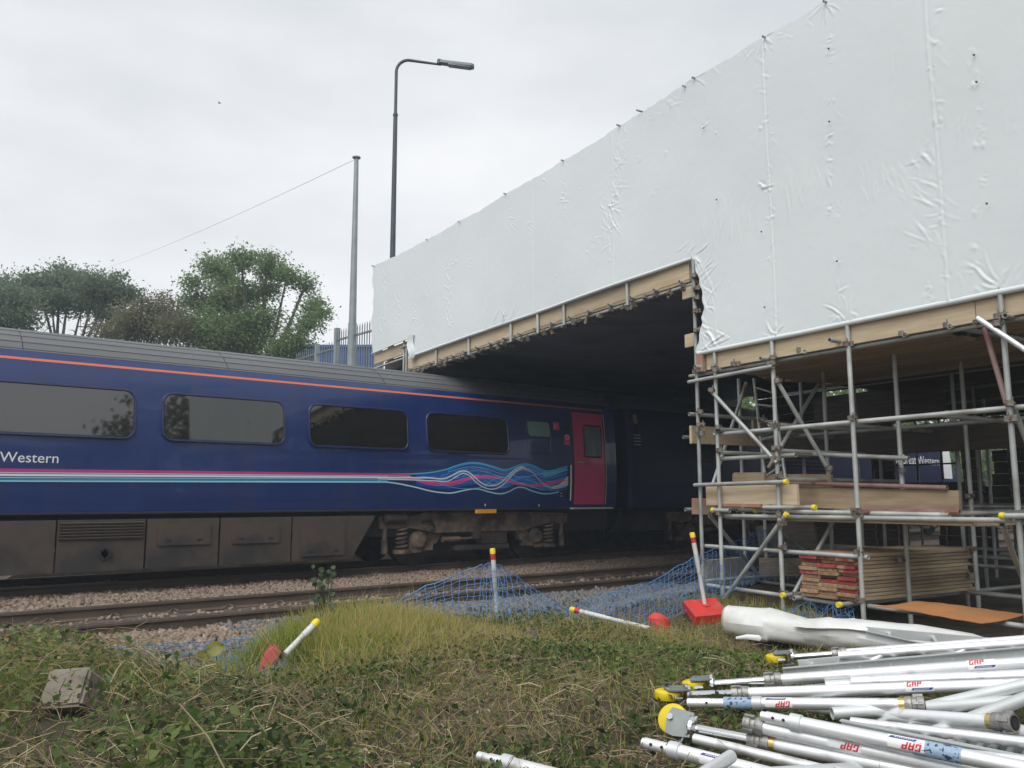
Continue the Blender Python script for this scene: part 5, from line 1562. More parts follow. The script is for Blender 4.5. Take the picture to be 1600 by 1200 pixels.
# ================================================================== TREES
leaf_v = np.array([(0, 0, 0), (.32, .5, .07), (0, 1, -.03), (-.32, .5, .07)]) - np.array([0, .5, 0])
leaf_f = np.array([(0, 1, 2), (0, 2, 3)])
def crown_mesh(name, clumps, n, size, mat, parent, org, seed, flat=.0, spray=.5):
    r = np.random.default_rng(seed)
    w = np.array([c[3] ** 2 for c in clumps]); w /= w.sum()
    P = []
    for c, ww in zip(clumps, w):
        k = max(6, int(n * ww / 14))
        # twig sprays: points near the clump's shell, each with a few leaves
        d = r.normal(size=(k, 3)); d /= np.linalg.norm(d, axis=1)[:, None]
        rad = c[3] * (r.uniform(0.15, 1, (k, 1)) ** .55) * (1 + .30 * r.normal(size=(k, 1)))
        ctr = np.array(c[:3]) + d * rad * np.array([1, 1, c[4] if len(c) > 4 else .85])
        q = np.repeat(ctr, 14, 0) + r.normal(size=(k * 14, 3)) * spray * np.array([1, 1, .65])
        P.append(q)
    P = np.concatenate(P); n = len(P)
    V, F = scatter(leaf_v, leaf_f, P, rand_rot(n, 1.5, r), r.uniform(.6, 1.35, n) * size)
    t = np.clip(r.normal(.45, .25, n), 0, 1)
    return np_mesh(name, V, F, mat, parent, tint=np.repeat(t, 2), org=org)
def tree(name, label, base, clumps, n, size, mat, seed, trunk_r=.18, group=None, spray=.28, fork=.45, cat='tree', limbs=True):
    base = Vector(base)
    t = thing(name, label, cat, base, group)
    rn = random.Random(seed)
    C_ = [Vector(c[:3]) for c in clumps]
    cen = sum(C_, Vector()) / len(C_)
    fk = base.lerp(Vector((base.x, base.y, cen.z)), fork)
    m = MB(); m.path([base - Vector((0, 0, .3)), base.lerp(fk, .5) + Vector((.06, -.04, 0)), fk], [trunk_r * 1.2, trunk_r, trunk_r * .85], 9); m.build('trunk', M_bark, t)
    if limbs:
        for c, k in zip(C_, clumps):
            mid = fk.lerp(c, .55) + Vector((rn.uniform(-.2, .2), rn.uniform(-.2, .2), -.12 * (c - fk).length * .5))
            m = MB(); m.path([fk, fk.lerp(mid, .5), mid, mid.lerp(c, .6), c], [trunk_r * .55, trunk_r * .42, trunk_r * .30, trunk_r * .18, .012], 6)
            for _ in range(7):
                d = Vector((rn.gauss(0, 1), rn.gauss(0, 1), rn.gauss(.2, .8))).normalized() * k[3] * .95
                st = mid.lerp(c, rn.uniform(.1, 1)); m.path([st, st + d * .5 + Vector((0, 0, .05)), st + d], [.03, .018, .006], 4)
            m.build('limb', M_bark, t)
    crown_mesh('crown', clumps, n, size, mat, t, tuple(cen), seed, spray=spray)
    return t
def pxcl(lst, D, seed, px=1300.0, depth=.6):
    rn = random.Random(seed); out = []
    for u, v, r_, *fl in lst:
        rad = r_ * D / px; p = atD(u, v, D + rn.uniform(-1, 1) * depth * 2.0)
        out.append((p.x, p.y, p.z, rad, fl[0] if fl else .85))
    return out
D1 = 36
cl = pxcl([(20, 470, 34, .7), (60, 445, 34, .6), (110, 440, 36, .55), (150, 450, 34, .6), (185, 465, 26, .6), (205, 458, 14, .6), (80, 470, 36, .5), (130, 472, 34, .5), (30, 500, 28, .7), (-15, 505, 36), (-30, 480, 30), (180, 440, 16), (95, 422, 12), (200, 495, 12), (165, 490, 18, .5), (5, 450, 20)], D1, 1, depth=1.2)
tb = atD(100, 600, D1); tb.z = 4.0
tree('spreading_tree', 'flat topped spreading tree with bare lower limbs behind the train roof', tb, cl, 34000, .125, M_leafL, 21, .22, spray=.24, fork=.3)
cl = pxcl([(332, 418, 24), (352, 432, 24), (378, 408, 20), (374, 397, 9), (420, 418, 24), (416, 402, 10), (448, 432, 20), (300, 442, 15), (306, 470, 20), (345, 475, 36), (385, 462, 28), (335, 522, 44), (388, 520, 40), (300, 515, 34), (418, 452, 18), (478, 448, 14), (480, 434, 7), (490, 478, 17), (503, 490, 11), (482, 505, 20), (462, 532, 22), (440, 548, 26), (365, 548, 36), (410, 500, 26)], 34, 2)
tb = atD(400, 590, 34); tb.z = 3.9
tree('broadleaf_tree', 'large mid green broadleaf tree beside the palisade fence end', tb, cl, 48000, .115, M_leafR, 22, .25, spray=.22, fork=.35)
cl = pxcl([(205, 495, 26), (240, 490, 26), (265, 480, 16), (235, 515, 34), (195, 520, 30), (270, 510, 30), (165, 522, 20), (256, 465, 8), (222, 470, 10)], 33, 3)
tb = atD(230, 570, 33); tb.z = 3.9
tree('brownish_tree', 'low brownish green bushy tree between the two larger trees', tb, cl, 15000, .10, M_leafB, 23, .14, spray=.22)
# trees seen under the bridge, beyond its far side
def gen_clumps(c, h, w, n, seed):
    rn = random.Random(seed); out = []
    for _ in range(n):
        a = rn.uniform(0, 6.28); q = rn.uniform(0, 1) ** .5
        out.append((c[0] + math.cos(a) * q * w * .5, c[1] + math.sin(a) * q * w * .5, c[2] + h * rn.uniform(.28, .95), w * rn.uniform(.16, .27), .85))
    return out
for k, (x, y, h, w, lab, mt_) in enumerate(((27, 21.5, 8, 6, 'yellow green tree seen low under the bridge past the upright', M_leafY), (33, 21, 9, 7, 'dark green tree seen under the bridge above the far train roof', M_leafR),
                                            (39, 19.5, 8, 7, 'bright tree under the bridge beyond the cab end of the train', M_leafY), (44, 14.5, 8, 7, 'yellow green tree seen under the bridge at the far scaffold upright', M_leafY), (47, 8.5, 8, 7, 'low leafy tree glimpsed behind the stacked planks', M_leafR))):
    tree('trackside_tree', lab, (x, y, -.4), gen_clumps((x, y, -1.2), h, w, 15, 40 + k), 5200, .22, mt_, 60 + k, .16, spray=.25)
# trees on the near side, out of the frame, reflected in the carriage windows
for k, (x, y, h, w) in enumerate(((11.5, -5, 12, 6.5), (16, -3.5, 12, 7.5), (9.2, -7.5, 9.6, 4.5), (6.9, -9, 8.4, 4.2), (3.6, -9.5, 9.8, 2.6))):
    tree('hedgerow_tree', ['bushy tree by the scaffold mirrored in the second carriage window', 'wide tree mirrored beside the scaffold in the carriage window', 'dark tree mirrored at the edge of the first carriage window', 'far hedgerow tree mirrored in the carriage glass', 'lone tree mirrored low in the first carriage window'][k], (x, y, 0), gen_clumps((x, y, -.8), h, w, 14, 80 + k), 4200, .24, M_leafL, 90 + k, .16, spray=.26)

# far wood seen through the gaps under the bridge
r_ = np.random.default_rng(77)
P = []
for x0, x1, y0, y1, h, n in ((24, 75, 23, 31, 9, 15000), (46, 62, -14, 20, 8, 15000), (30, 44, -12, 1.5, 5, 9000)):
    q = np.stack([r_.uniform(x0, x1, n), r_.uniform(y0, y1, n), r_.uniform(0, 1, n)], 1)
    q[:, 2] = -.3 + q[:, 2] * h * (.72 + .4 * fbm(q[:, 0] * .35, q[:, 1] * .35, 33)); P.append(q)
P = np.concatenate(P); n = len(P)
V, F = scatter(leaf_v, leaf_f, P, rand_rot(n, 1.5, r_), r_.uniform(.35, .8, n))
tag(np_mesh('woodland', V, F, M_leafR, tint=np.repeat(np.clip(.4 + .5 * fbm(P[:, 0] * .3, P[:, 2] * .8, 35) + r_.normal(0, .2, n), 0, 1), 2)), 'leafy lineside woodland beyond the bridge', kind='stuff')

# ================================================================== PILE OF ALUMINIUM TOWER PARTS
AR = .0254
LETTERS = {'G': [(0, 0, 1, 5), (1, 0, 3, 1), (1, 4, 3, 5), (2, 1, 3, 2.6)], 'A': [(0, 0, 1, 5), (2, 0, 3, 5), (1, 4, 2, 5), (1, 1.8, 2, 2.7)], 'P': [(0, 0, 1, 5), (1, 4, 3, 5), (2, 2.9, 3, 4), (1, 2, 3, 2.9)]}
def axis_frame(A, B, mid):
    d = (B - A).normalized()
    if d.dot(RT) < 0: d = -d
    n = (EYE - mid); n = (n - d * n.dot(d)).normalized()
    w = n.cross(d)
    if w.z < 0: w = -w
    return d, n, w
def sticker(parent, A, B, at, r, flip=False, turn=.28, wdt=.115, hgt=.046):
    d, n, w = axis_frame(A, B, at)
    n, w = (n * math.cos(turn) + w * math.sin(turn)), (w * math.cos(turn) - n * math.sin(turn))
    sg = -1 if flip else 1
    def P(x, y, rr): 
        a = sg * y / r
        return at + d * (sg * x) + (n * math.cos(a) + w * math.sin(a)) * rr
    m = MB(); m.grid([[P(x, y, r + .0012) for x in (-wdt / 2, -wdt * .25, 0, wdt * .25, wdt / 2)] for y in np.linspace(-hgt / 2, hgt / 2, 8)])
    st = m.build('sticker', M_sticker, parent, recalc=False, smooth=40)
    u = hgt * .50 / 5; x0 = -wdt * .44; y0 = -hgt * .05
    for k, ch in enumerate('GAP'):
        m = MB()
        for xa, ya, xb, yb in LETTERS[ch]:
            ys = np.linspace(ya, yb, 4)
            m.grid([[P(x0 + (k * 3.6 + x) * u * 1.25 + .28 * y * u, y0 + y * u, r + .0022) for x in (xa, xb)] for y in ys])
        m.build('letter', M_stred, st, smooth=0, recalc=False)
    m = MB(); ys = np.linspace(-hgt * .36, -hgt * .17, 3)
    m.grid([[P(x + (y + hgt * .36) * .9, y, r + .0022) for x in (-wdt * .30, 0, wdt * .42)] for y in ys]); m.build('blue_strip', M_stblue, st, smooth=0, recalc=False)
    m = MB()
    for k in range(9):
        xx = -wdt * .2 + k * wdt * .06
        m.grid([[P(x, y, r + .003) for x in (xx, xx + wdt * .035)] for y in (-hgt * .30, -hgt * .24)])
    m.build('small_print', M_sticker, st, smooth=0, recalc=False)
def collar(parent, p, d, r=AR, ln=.075, gold=False, open_end=False):
    d = Vector(d).normalized(); p = Vector(p)
    m = MB(); m.path([p, p, p + d * ln * .35, p + d * ln * .4, p + d * ln * .6, p + d * ln * .65, p + d * ln], [r * .8, r * 1.32, r * 1.38, r * 1.2, r * 1.2, r * 1.33, r * 1.28], 16)
    M = frame_from(d)
    for k in range(4):
        a = k * 1.57 + .4; q = p + d * ln * .3 + (M.col[0] * math.cos(a) + M.col[1] * math.sin(a)) * r * 1.38
        m.box(q, (.012, .012, ln * .5), frame_from(d, M.col[0] * math.cos(a) + M.col[1] * math.sin(a)))
    c = m.build('collar', M_cast, parent, smooth=35)
    if gold:
        m = MB(); m.path([p + d * ln, p + d * (ln + .022)], r * 1.1, 16, caps=False); m.build('gold_band', M_brass, c)
    if open_end:
        m = MB(); m.path([p - d * .002, p - d * .002, p + d * .01], [r * 1.05, r * .8, r * .75], 16); m.build('bore', M_dark, c)
    return c
def castor(parent, end, d, wheel_axis, tilt=0):
    """castor on the end of a leg; d points from the leg out to the castor"""
    d = Vector(d).normalized(); ax = Vector(wheel_axis); ax = (ax - d * ax.dot(d)).normalized()
    sdv = d.cross(ax)
    m = MB(); m.path([end - d * .02, end - d * .012, end, end + d * .006, end + d * .012], [.026, .048, .05, .046, .02], 20); m.build('flange', M_chrome, parent, smooth=35)
    c = end + d * .085 + sdv * .018
    m = MB()
    m.path([c - ax * .022, c - ax * .018, c - ax * .010, c + ax * .010, c + ax * .018, c + ax * .022], [.052, .060, .0625, .0625, .060, .052], 28); wh = m.build('wheel', M_castor, parent, smooth=40)
    m = MB(); m.path([c - ax * .024, c + ax * .024], .018, 12); m.build('hub', M_castgrey, wh)
    m = MB()
    for s in (-1, 1):
        o = ax * (s * .031)
        q = [(-.01, -.046), (.06, -.052), (.095, -.044), (.102, .03), (.085, .058), (-.01, .05)]
        m.prism(q, end + o - ax * .003, d, sdv, ax, .006)
    m.box(end + d * .004, (.085, .075, .008), frame_from(d, ax))
    m.build('fork', M_castgrey, parent, smooth=0)
    m = MB(); m.path([c - ax * .04, c + ax * .04], .010, 8); m.path([c - ax * .046, c - ax * .038], .014, 6); m.path([c + ax * .038, c + ax * .046], .014, 6); m.build('axle_bolt', M_chrome, parent)
    m = MB(); q = end + d * .03 - sdv * .035
    m.path([q, q - sdv * .03 + d * .01, q - sdv * .034 + d * .045], [.008, .009, .010], 8); m.build('brake_lever', M_chrome, parent)
def leg(label, e, s, c, f, ds, wheel_axis, stick=None, flip=False):
    """adjustable leg: castor flange e, collar c, far end f given as pixels with distances ds"""
    E, C_, F_ = atD(*e, ds[0]), atD(*c, ds[1]), atD(*f, ds[2])
    ax = (E - F_).normalized()
    C_ = F_ + ax * (C_ - F_).dot(ax)
    t = thing('adjustable_leg', label, 'scaffold leg', (E + F_) / 2, 'aluminium tower legs with yellow castors')
    m = MB(); m.tube(E, C_, .0195, 14); m.build('stem', M_chrome, t)
    m = MB(); m.pipe(C_ - ax * .03, F_, AR, 16, .003); m.build('tube', M_alu, t)
    collar(t, C_ + ax * .02, -ax, ln=.08, gold=wheel_axis is not Zup)
    castor(t, E, ax, wheel_axis)
    if stick is not None:
        q = C_ + (F_ - C_) * stick; sticker(t, C_, F_, q, AR, flip)
    return t, C_, F_
def atube(label, a, b, ds, mat=M_alu, r=AR, spig=None, stick=None, flip=False, end=None, tape=None, cat='scaffold tube', sad=None, turn=.28):
    A, B = atD(*a, ds[0]), atD(*b, ds[1])
    t = thing('aluminium_tube', label, cat, (A + B) / 2, 'loose aluminium tubes in the pile')
    d = (B - A).normalized()
    A2 = A
    if spig:
        m = MB(); m.pipe(A, A + d * spig, r * .80, 14, .003); m.build('spigot', M_alu, t)
        A2 = A + d * spig
        m = MB(); m.path([A2 - d * .012, A2 - d * .01, A2 + d * .03, A2 + d * .032], [r * .8, r * 1.22, r * 1.22, r], 16); m.build('spigot_collar', M_alu2, t, smooth=35)
        for k in (.3, .7):
            dd, n, w = axis_frame(A, B, A); q = A + d * spig * k + n * r * .79
            m = MB(); m.path([q, q + n * .0025], [.006, .006], 8); m.build('pin_hole', M_dark, t)
    m = MB(); m.pipe(A2, B, r, 16, .003); m.build('tube', mat, t)
    if end == 'a': collar(t, A2 - d * .02, d, r)
    if end == 'b': collar(t, B + d * .06, -d, r, gold=True, open_end=True)
    if end == 'ab': collar(t, A2 - d * .02, d, r); collar(t, B + d * .06, -d, r, open_end=True)
    if stick is not None: sticker(t, A, B, A + (B - A) * stick, r, flip, turn)
    if tape:
        m = MB(); m.path([A + (B - A) * tape[0], A + (B - A) * tape[1]], r + .0012, 16, caps=False); m.build('blue_tape', M_tape, t)
    for f in (sad or ()):
        q = A + (B - A) * f; dd, n, w = axis_frame(A, B, q)
        m = MB(); m.path([q - w * .01, q - w * .06 - dd * .08, q - w * .09 - dd * .16], [.024, .024, .022], 12); m.build('welded_stub', M_alu, t)
    return t
def ladder(label, a0, a1, b0, b1, ds, n=6, hgt=.07, mat=M_alu2, e0=None):
    """frame of two channel stiles a0-a1 and b0-b1 joined by rungs"""
    A0, A1, B0, B1 = atD(*a0, ds[0]), atD(*a1, ds[1]), atD(*b0, ds[2]), atD(*b1, ds[3])
    t = thing('ladder_frame', label, 'ladder frame', (A0 + B1) / 2, 'aluminium ladder frames in the pile')
    up = Vector((0, 0, 1))
    for P0, P1, sg in ((A0, A1, 1), (B0, B1, -1)):
        d = (P1 - P0); L_ = d.length; d.normalize(); n_ = d.cross(up).normalized() * sg; u2 = n_.cross(d) if sg > 0 else d.cross(n_)
        if u2.z < 0: u2 = -u2
        h = hgt / 2
        m = MB(); m.prism([(-.002, -h), (.026, -h), (.026, -h + .004), (.002, -h + .004), (.002, h - .004), (.026, h - .004), (.026, h), (-.002, h)], P0, n_, u2, d, L_)
        st = m.build('stile', mat, t, smooth=0)
        for k in range(n):
            q = P0 + d * (L_ * (k + .5) / n); dd, nn, w = axis_frame(P0, P1, q)
            nn = n_ if n_.dot(EYE - q) > 0 else -n_
            base = q + (n_ * -.003 if n_.dot(EYE - q) < 0 else n_ * .027)
            m = MB(); m.path([q - n_ * .0035, q - n_ * .0015], .012, 10); m.build('rung_hole', M_dark, st)
    for k in range(n):
        f = (k + .5) / n
        p, q = A0.lerp(A1, f), B0.lerp(B1, f)
        m = MB(); m.tube(p, q, .0125, 10); m.build('rung', mat, t)
    return t
Zup = Vector((0, 0, 1))
# furthest first
ladder('open channel frame corner lying against the white roll', (1353, 992), (1600, 1047), (1356, 987), (1560, 1005), (5.3, 4.95, 5.5, 5.6), n=3, hgt=.055)
ladder('long ladder frame under the uppermost castored leg', (1224, 1052), (1660, 1014), (1248, 1041), (1660, 1003), (4.55, 4.35, 4.85, 4.65), n=9, hgt=.06)
ladder('ladder frame lying beneath the row of stickered legs', (1260, 1082), (1660, 1050), (1290, 1066), (1660, 1036), (4.15, 3.9, 4.45, 4.2), n=8, hgt=.07)
leg('castored leg topmost beside the white roll', (1237, 1027), None, (1305, 1019), (1680, 994), (5.0, 4.9, 4.55), Zup)
atube('tube with two welded stubs lying beside the uppermost castored leg', (1310, 1025), (1700, 998), (4.75, 4.4), sad=(.18, .52))
leg('castored leg with sticker, second down from the white roll', (1112, 1069), None, (1200, 1058), (1690, 1029), (4.25, 4.15, 3.75), Zup, stick=.70)
leg('short castored leg whose yellow wheel pokes out furthest into the grass of the upper three', (1072, 1086), None, (1150, 1083), (1420, 1078), (4.12, 4.15, 4.2), Zup)
atube('stickered tube with cast collar lying under the second castored leg', (1150, 1084), (1690, 1066), (3.95, 3.6), end='a', stick=.55)
atube('tube with blue tape at its thin end and an open socket at the other', (1075, 1098), (1420, 1101), (3.95, 3.55), spig=.30, end='b', stick=.44, flip=True, tape=(.18, .355))
atube('stickered tube ending in a gold banded socket at the picture edge', (1170, 1100), (1560, 1128), (4.25, 3.2), end='b', stick=.49, turn=.5)
atube('plain tube crossing diagonally beneath the gold banded socket', (1425, 1158), (1680, 1062), (3.35, 3.45), M_alu2)
atube('plain tube crossing diagonally below the open socket', (1395, 1118), (1680, 1052), (3.6, 3.65), M_alu2)
atube('plain tube deep in the pile by the open socket', (1300, 1115), (1680, 1090), (3.6, 3.6), M_alu2)
atube('dull tube low in the pile under the stickered tubes', (1240, 1102), (1640, 1150), (3.95, 3.1), M_alu2)
ladder('ladder frame with bright rungs lying under the crossing tubes', (1315, 1140), (1680, 1215), (1385, 1112), (1690, 1168), (3.35, 2.9, 3.75, 3.3), n=7, hgt=.08)
ladder('ladder frame half buried under the lowest tubes', (1420, 1190), (1690, 1250), (1470, 1150), (1700, 1195), (3.05, 2.75, 3.4, 3.1), n=5, hgt=.08)
atube('tube with bare spigot, upside-down sticker and blue tape', (1198, 1120), (1690, 1219), (3.25, 2.65), spig=.10, stick=.50, flip=True, tape=(.52, .67))
atube('tube with cast collar and upside-down sticker just below the bare spigot tube', (1172, 1132), (1690, 1245), (3.3, 2.7), end='a', stick=.335, flip=True)
leg('castored leg with grey housing nearest the bottom edge', (1082, 1138), None, (1178, 1154), (1640, 1247), (3.45, 3.3, 2.75), HD * -.72 + Zup * .5 + RT * -.4)
atube('thin tube lying between the lowest castored leg and the bottom edge', (1085, 1154), (1480, 1250), (3.4, 2.8), r=.019, stick=.62, flip=True, turn=.1)
atube('tube with bare spigot pointing left at the lowest edge of the pile', (1008, 1161), (1300, 1235), (3.25, 2.85), spig=.11, stick=.42, flip=True, turn=.0)
atube('short bright tube stub standing out of the pile at the bottom edge', (1142, 1182), (1080, 1222), (2.95, 2.7), r=.022)
atube('dull tube along the bottom edge beside the bright stub', (1130, 1215), (1460, 1196), (2.95, 3.15), M_alu2)
atube('dull tube resting under the lowest castored leg', (1200, 1170), (1560, 1216), (3.4, 2.95), M_alu2)
atube('separate tube end in the grass at the bottom edge away from the pile', (765, 1186), (930, 1228), (3.15, 2.9), spig=.07)

atube('plain tube running along under the castored legs to the picture edge', (1290, 1072), (1690, 1048), (4.05, 3.75), M_alu2)
atube('plain tube between the two upper stickered legs', (1330, 1066), (1690, 1052), (4.0, 3.7), M_alu)
atube('thin brace lying under the upside-down stickered tubes', (1260, 1150), (1690, 1200), (3.35, 2.85), M_alu, r=.019)
atube('thin brace lying beneath the bare spigot tube', (1330, 1128), (1690, 1170), (3.45, 3.0), M_alu, r=.019)
atube('plain tube lowest on the picture edge under the collared tube', (1270, 1175), (1690, 1262), (3.2, 2.7), M_alu2)

# ================================================================== VEGETATION
def seen(x, y, pad=90, dmin=2.3):
    dep = x * HD.x + y * HD.y; lat = x * RT.x + y * RT.y
    u = 800 + FPX * lat / np.maximum(dep, .1) * .99
    return (dep > dmin) & (u > -pad) & (u < 1600 + pad)
def sample(n, x0, x1, y0, y1, dens):
    x = rng.uniform(x0, x1, n); y = rng.uniform(y0, y1, n)
    k = seen(x, y) & (rng.uniform(0, 1, n) < dens(x, y) * keep(x, y))
    return x[k], y[k]
def g2(x, y, cx_, cy_, sx, sy): return np.exp(-(((x - cx_) / sx) ** 2 + ((y - cy_) / sy) ** 2))
bkx, bky = cb.x, cb.y
rwx = [atZ(u, v, .15) for u, v in ((1180, 992), (1240, 1000), (1300, 1008))]
def keep(x, y):
    k = np.ones_like(x)
    for q in rwx: k = k - .9 * g2(x, y, q.x, q.y, .35, .4)
    k = k - 1.5 * g2(x, y, bkx - .05, bky - .14, .15, .24)
    for q in (cL, atD(446, 1022, 5.6), atD(470, 1000, 5.75), atD(400, 1050, 5.5)): k = k - 1.1 * g2(x, y, q.x - .08, q.y - .14, .19, .26)
    return np.clip(k, 0, 1)
bankmask = lambda x, y: 1 - sstep(6.6, 7.3, y + .25 * np.sin(x * 1.1) - .12 * (x - 2))
def m_tall(x, y):  return np.clip(g2(x, y, 3.0, 5.75, .95, .8) * 1.3, 0, 1)
def m_left(x, y):  return (1 - sstep(1.0, 2.1, x - .1 * (y - 4) + .5 * fbm(x * .9, y * .9, 51))) * bankmask(x, y)
def m_right(x, y): return np.clip(g2(x, y, 4.4, 3.7, 1.0, .75) * 1.1 + g2(x, y, 5.2, 4.5, .6, .4) * .3, 0, 1)
def m_bare(x, y):  return sstep(4.9, 5.9, x) * .75
def height_left(x, y): return (.13 + .26 * np.clip(fbm(x * 1.2, y * 1.2, 61) + .45, 0, 1)) * m_left(x, y)
blade_v = np.array([(-.5, 0, 0), (.5, 0, 0), (-.42, .10, .45), (.42, .10, .45), (-.22, .32, .82), (.22, .32, .82), (0, .55, 1.0)])
blade_f = np.array([(0, 1, 3), (0, 3, 2), (2, 3, 5), (2, 5, 4), (4, 5, 6)])
GV, GF, GT = [], [], []; goff = 0
def add_grass(x, y, h, w, tint, tilt=.55, lift=None):
    global goff
    n = len(x); z = ground_z(x, y) - .01 + (0 if lift is None else lift)
    s = np.stack([w, h * .75, h], 1)
    V, F = scatter(blade_v, blade_f, np.stack([x, y, z], 1), rand_rot(n, tilt), s)
    GV.append(V); GF.append(F + goff); GT.append(np.repeat(np.clip(tint, 0, 1), 5)); goff += len(V)
x, y = sample(60000, 1.2, 6.0, 4.5, 7.2, lambda x, y: m_tall(x, y)); n = len(x)
add_grass(x, y, rng.uniform(.12, .28, n) * (.5 + .6 * m_tall(x, y)), rng.uniform(.004, .008, n), .30 + .7 * (fbm(x * 2, y * 2, 71) + .1) + rng.normal(0, .22, n) + .25 * sstep(5.7, 5.0, y) + .35 * sstep(2.9, 4.0, x), .8)
x, y = sample(2600, 1.6, 6.2, 4.4, 6.9, lambda x, y: np.clip(m_tall(x, y) + .5 * g2(x, y, 4.8, 5.0, .9, .6), 0, 1)); n = len(x)
add_grass(x, y, rng.uniform(.22, .42, n), rng.uniform(.002, .004, n), .75 + rng.normal(0, .2, n), .6)
x, y = sample(9000, 1.6, 5.2, 4.3, 5.5, lambda x, y: .6 * m_tall(x, y + .5)); n = len(x)
add_grass(x, y, rng.uniform(.10, .26, n), rng.uniform(.003, .006, n), .85 + rng.normal(0, .15, n), 1.25)
x, y = sample(90000, -4, 8, 1, 7.4, lambda x, y: bankmask(x, y) * (.40 + .5 * fbm(x * 1.5, y * 1.5, 72)) * (1 - .8 * m_bare(x, y)) * (1 - .3 * m_left(x, y))); n = len(x)
add_grass(x, y, rng.uniform(.05, .17, n), rng.uniform(.003, .006, n), .48 + .7 * fbm(x * 1.3, y * 1.3, 73) + rng.normal(0, .2, n), .9)
x, y = sample(26000, 3.5, 7.2, 3.8, 6.6, lambda x, y: np.clip(g2(x, y, 5.3, 5.2, 1.2, .7), 0, 1)); n = len(x)
add_grass(x, y, rng.uniform(.05, .15, n), rng.uniform(.003, .006, n), .55 + .4 * fbm(x * 2, y * 2, 74) + rng.normal(0, .2, n), .7)
x, y = sample(16000, -4, 3.5, 4.6, 7.4, lambda x, y: bankmask(x, y) * .5); n = len(x)
add_grass(x, y, rng.uniform(.10, .30, n), rng.uniform(.004, .007, n), .35 + .4 * fbm(x * 2, y * 2, 75) + rng.normal(0, .2, n), .8)
x, y = sample(9000, 6.2, 8.3, 3, 7, lambda x, y: .4 * (fbm(x * 1.5, y * 1.5, 77) > -.1)); n = len(x)
add_grass(x, y, rng.uniform(.05, .16, n), rng.uniform(.003, .006, n), .6 + rng.normal(0, .2, n), .8)
gr_o = np_mesh('grass', np.concatenate(GV), np.concatenate(GF), M_grass, tint=np.concatenate(GT)); tag(gr_o, 'long green and straw coloured grass covering the bank', kind='stuff')

leafb_v = np.array([(0, 0, 0), (.29, .42, .08), (0, 1, -.08), (-.29, .42, .08), (0, .48, -.01)]) - np.array([0, .5, 0])
leafb_f = np.array([(0, 1, 4), (1, 2, 4), (2, 3, 4), (3, 0, 4)])
LP, LS, LT = [], [], []
def add_leaves(x, y, zl, size, tint): LP.append(np.stack([x, y, ground_z(x, y) + zl], 1)); LS.append(size); LT.append(tint)
def clus(x, y, k, sp):
    x = np.repeat(x, k) + rng.normal(0, sp, len(x) * k); y = np.repeat(y, k) + rng.normal(0, sp, len(y) * k); return x, y
x, y = sample(26000, -4, 3.2, 1, 7.2, lambda x, y: m_left(x, y) * np.clip(.42 + 1.25 * fbm(x * 1.9, y * 1.9, 81), .04, 1)); x, y = clus(x, y, 5, .05); n = len(x)
hl = height_left(x, y)
add_leaves(x, y, hl * rng.uniform(.1, 1.12, n) + .02, rng.uniform(.018, .06, n), .44 + .75 * fbm(x * 1.7, y * 1.7, 82) + rng.normal(0, .24, n))
x, y = sample(15000, 2.8, 7, 1.5, 5.6, lambda x, y: m_right(x, y) * (.55 + .6 * fbm(x * 2.5, y * 2.5, 83)) * (1 - .6 * m_bare(x, y))); x, y = clus(x, y, 5, .04); n = len(x)
add_leaves(x, y, rng.uniform(.02, .13, n), rng.uniform(.022, .045, n), .5 + .4 * fbm(x * 2, y * 2, 84) + rng.normal(0, .2, n))
x, y = sample(24000, -1, 5.4, 1.2, 6.4, lambda x, y: np.clip(.42 + 1.1 * fbm(x * 1.6, y * 1.6, 85), .08, .8) * bankmask(x, y)); x, y = clus(x, y, 4, .05); n = len(x)
add_leaves(x, y, rng.uniform(.02, .11, n), rng.uniform(.02, .05, n), .35 + .4 * fbm(x * 2, y * 2, 86) + rng.normal(0, .2, n))
P = np.concatenate(LP); S_ = np.concatenate(LS); T_ = np.clip(np.concatenate(LT), 0, 1); n = len(P)
V, F = scatter(leafb_v, leafb_f, P, rand_rot(n, 1.25), S_)
tag(np_mesh('bramble_leaves', V, F, M_bramble, tint=np.repeat(T_, 4)), 'dark green bramble and weed leaves spreading over the bank', kind='stuff')

stem_v = np.array([(-.5, 0, 0), (.5, 0, 0), (-.45, .35, .06), (.45, .35, .06), (-.4, .7, .05), (.4, .7, .05), (0, 1, 0), (0, 0, .9), (0, .35, .95), (0, .7, .9)])
stem_v = np.array([[-.5, -.5, 0], [.5, -.5, 0], [0, -.5, .8], [-.5, 0, .0], [.5, 0, .0], [0, 0, .8], [-.4, .5, 0], [.4, .5, 0], [0, .5, .6]])
stem_f = np.array([(0, 1, 4), (0, 4, 3), (1, 2, 5), (1, 5, 4), (2, 0, 3), (2, 3, 5), (3, 4, 7), (3, 7, 6), (4, 5, 8), (4, 8, 7), (5, 3, 6), (5, 6, 8)])
x, y = sample(60000, -3.5, 6.6, 1, 6.6, lambda x, y: np.clip(.5 + .5 * fbm(x * 1.2, y * 1.2, 91) + .2 * (y < 4.2) - .18 * m_left(x, y), 0, 1) * bankmask(x, y)); n = len(x)
P = np.stack([x, y, ground_z(x, y) + rng.uniform(.0, .09, n) + height_left(x, y) * rng.uniform(0, 1.0, n)], 1)
sv_ = stem_v.copy(); sv_[3:6, 2] += 2.5; sv_[3:6, 0] += .8
ln = rng.uniform(.05, .24, n); th = rng.uniform(.001, .003, n)
V, F = scatter(sv_, stem_f, P, rand_rot(n, 1.1), np.stack([th, ln, th * rng.uniform(.5, 2.5, n)], 1))
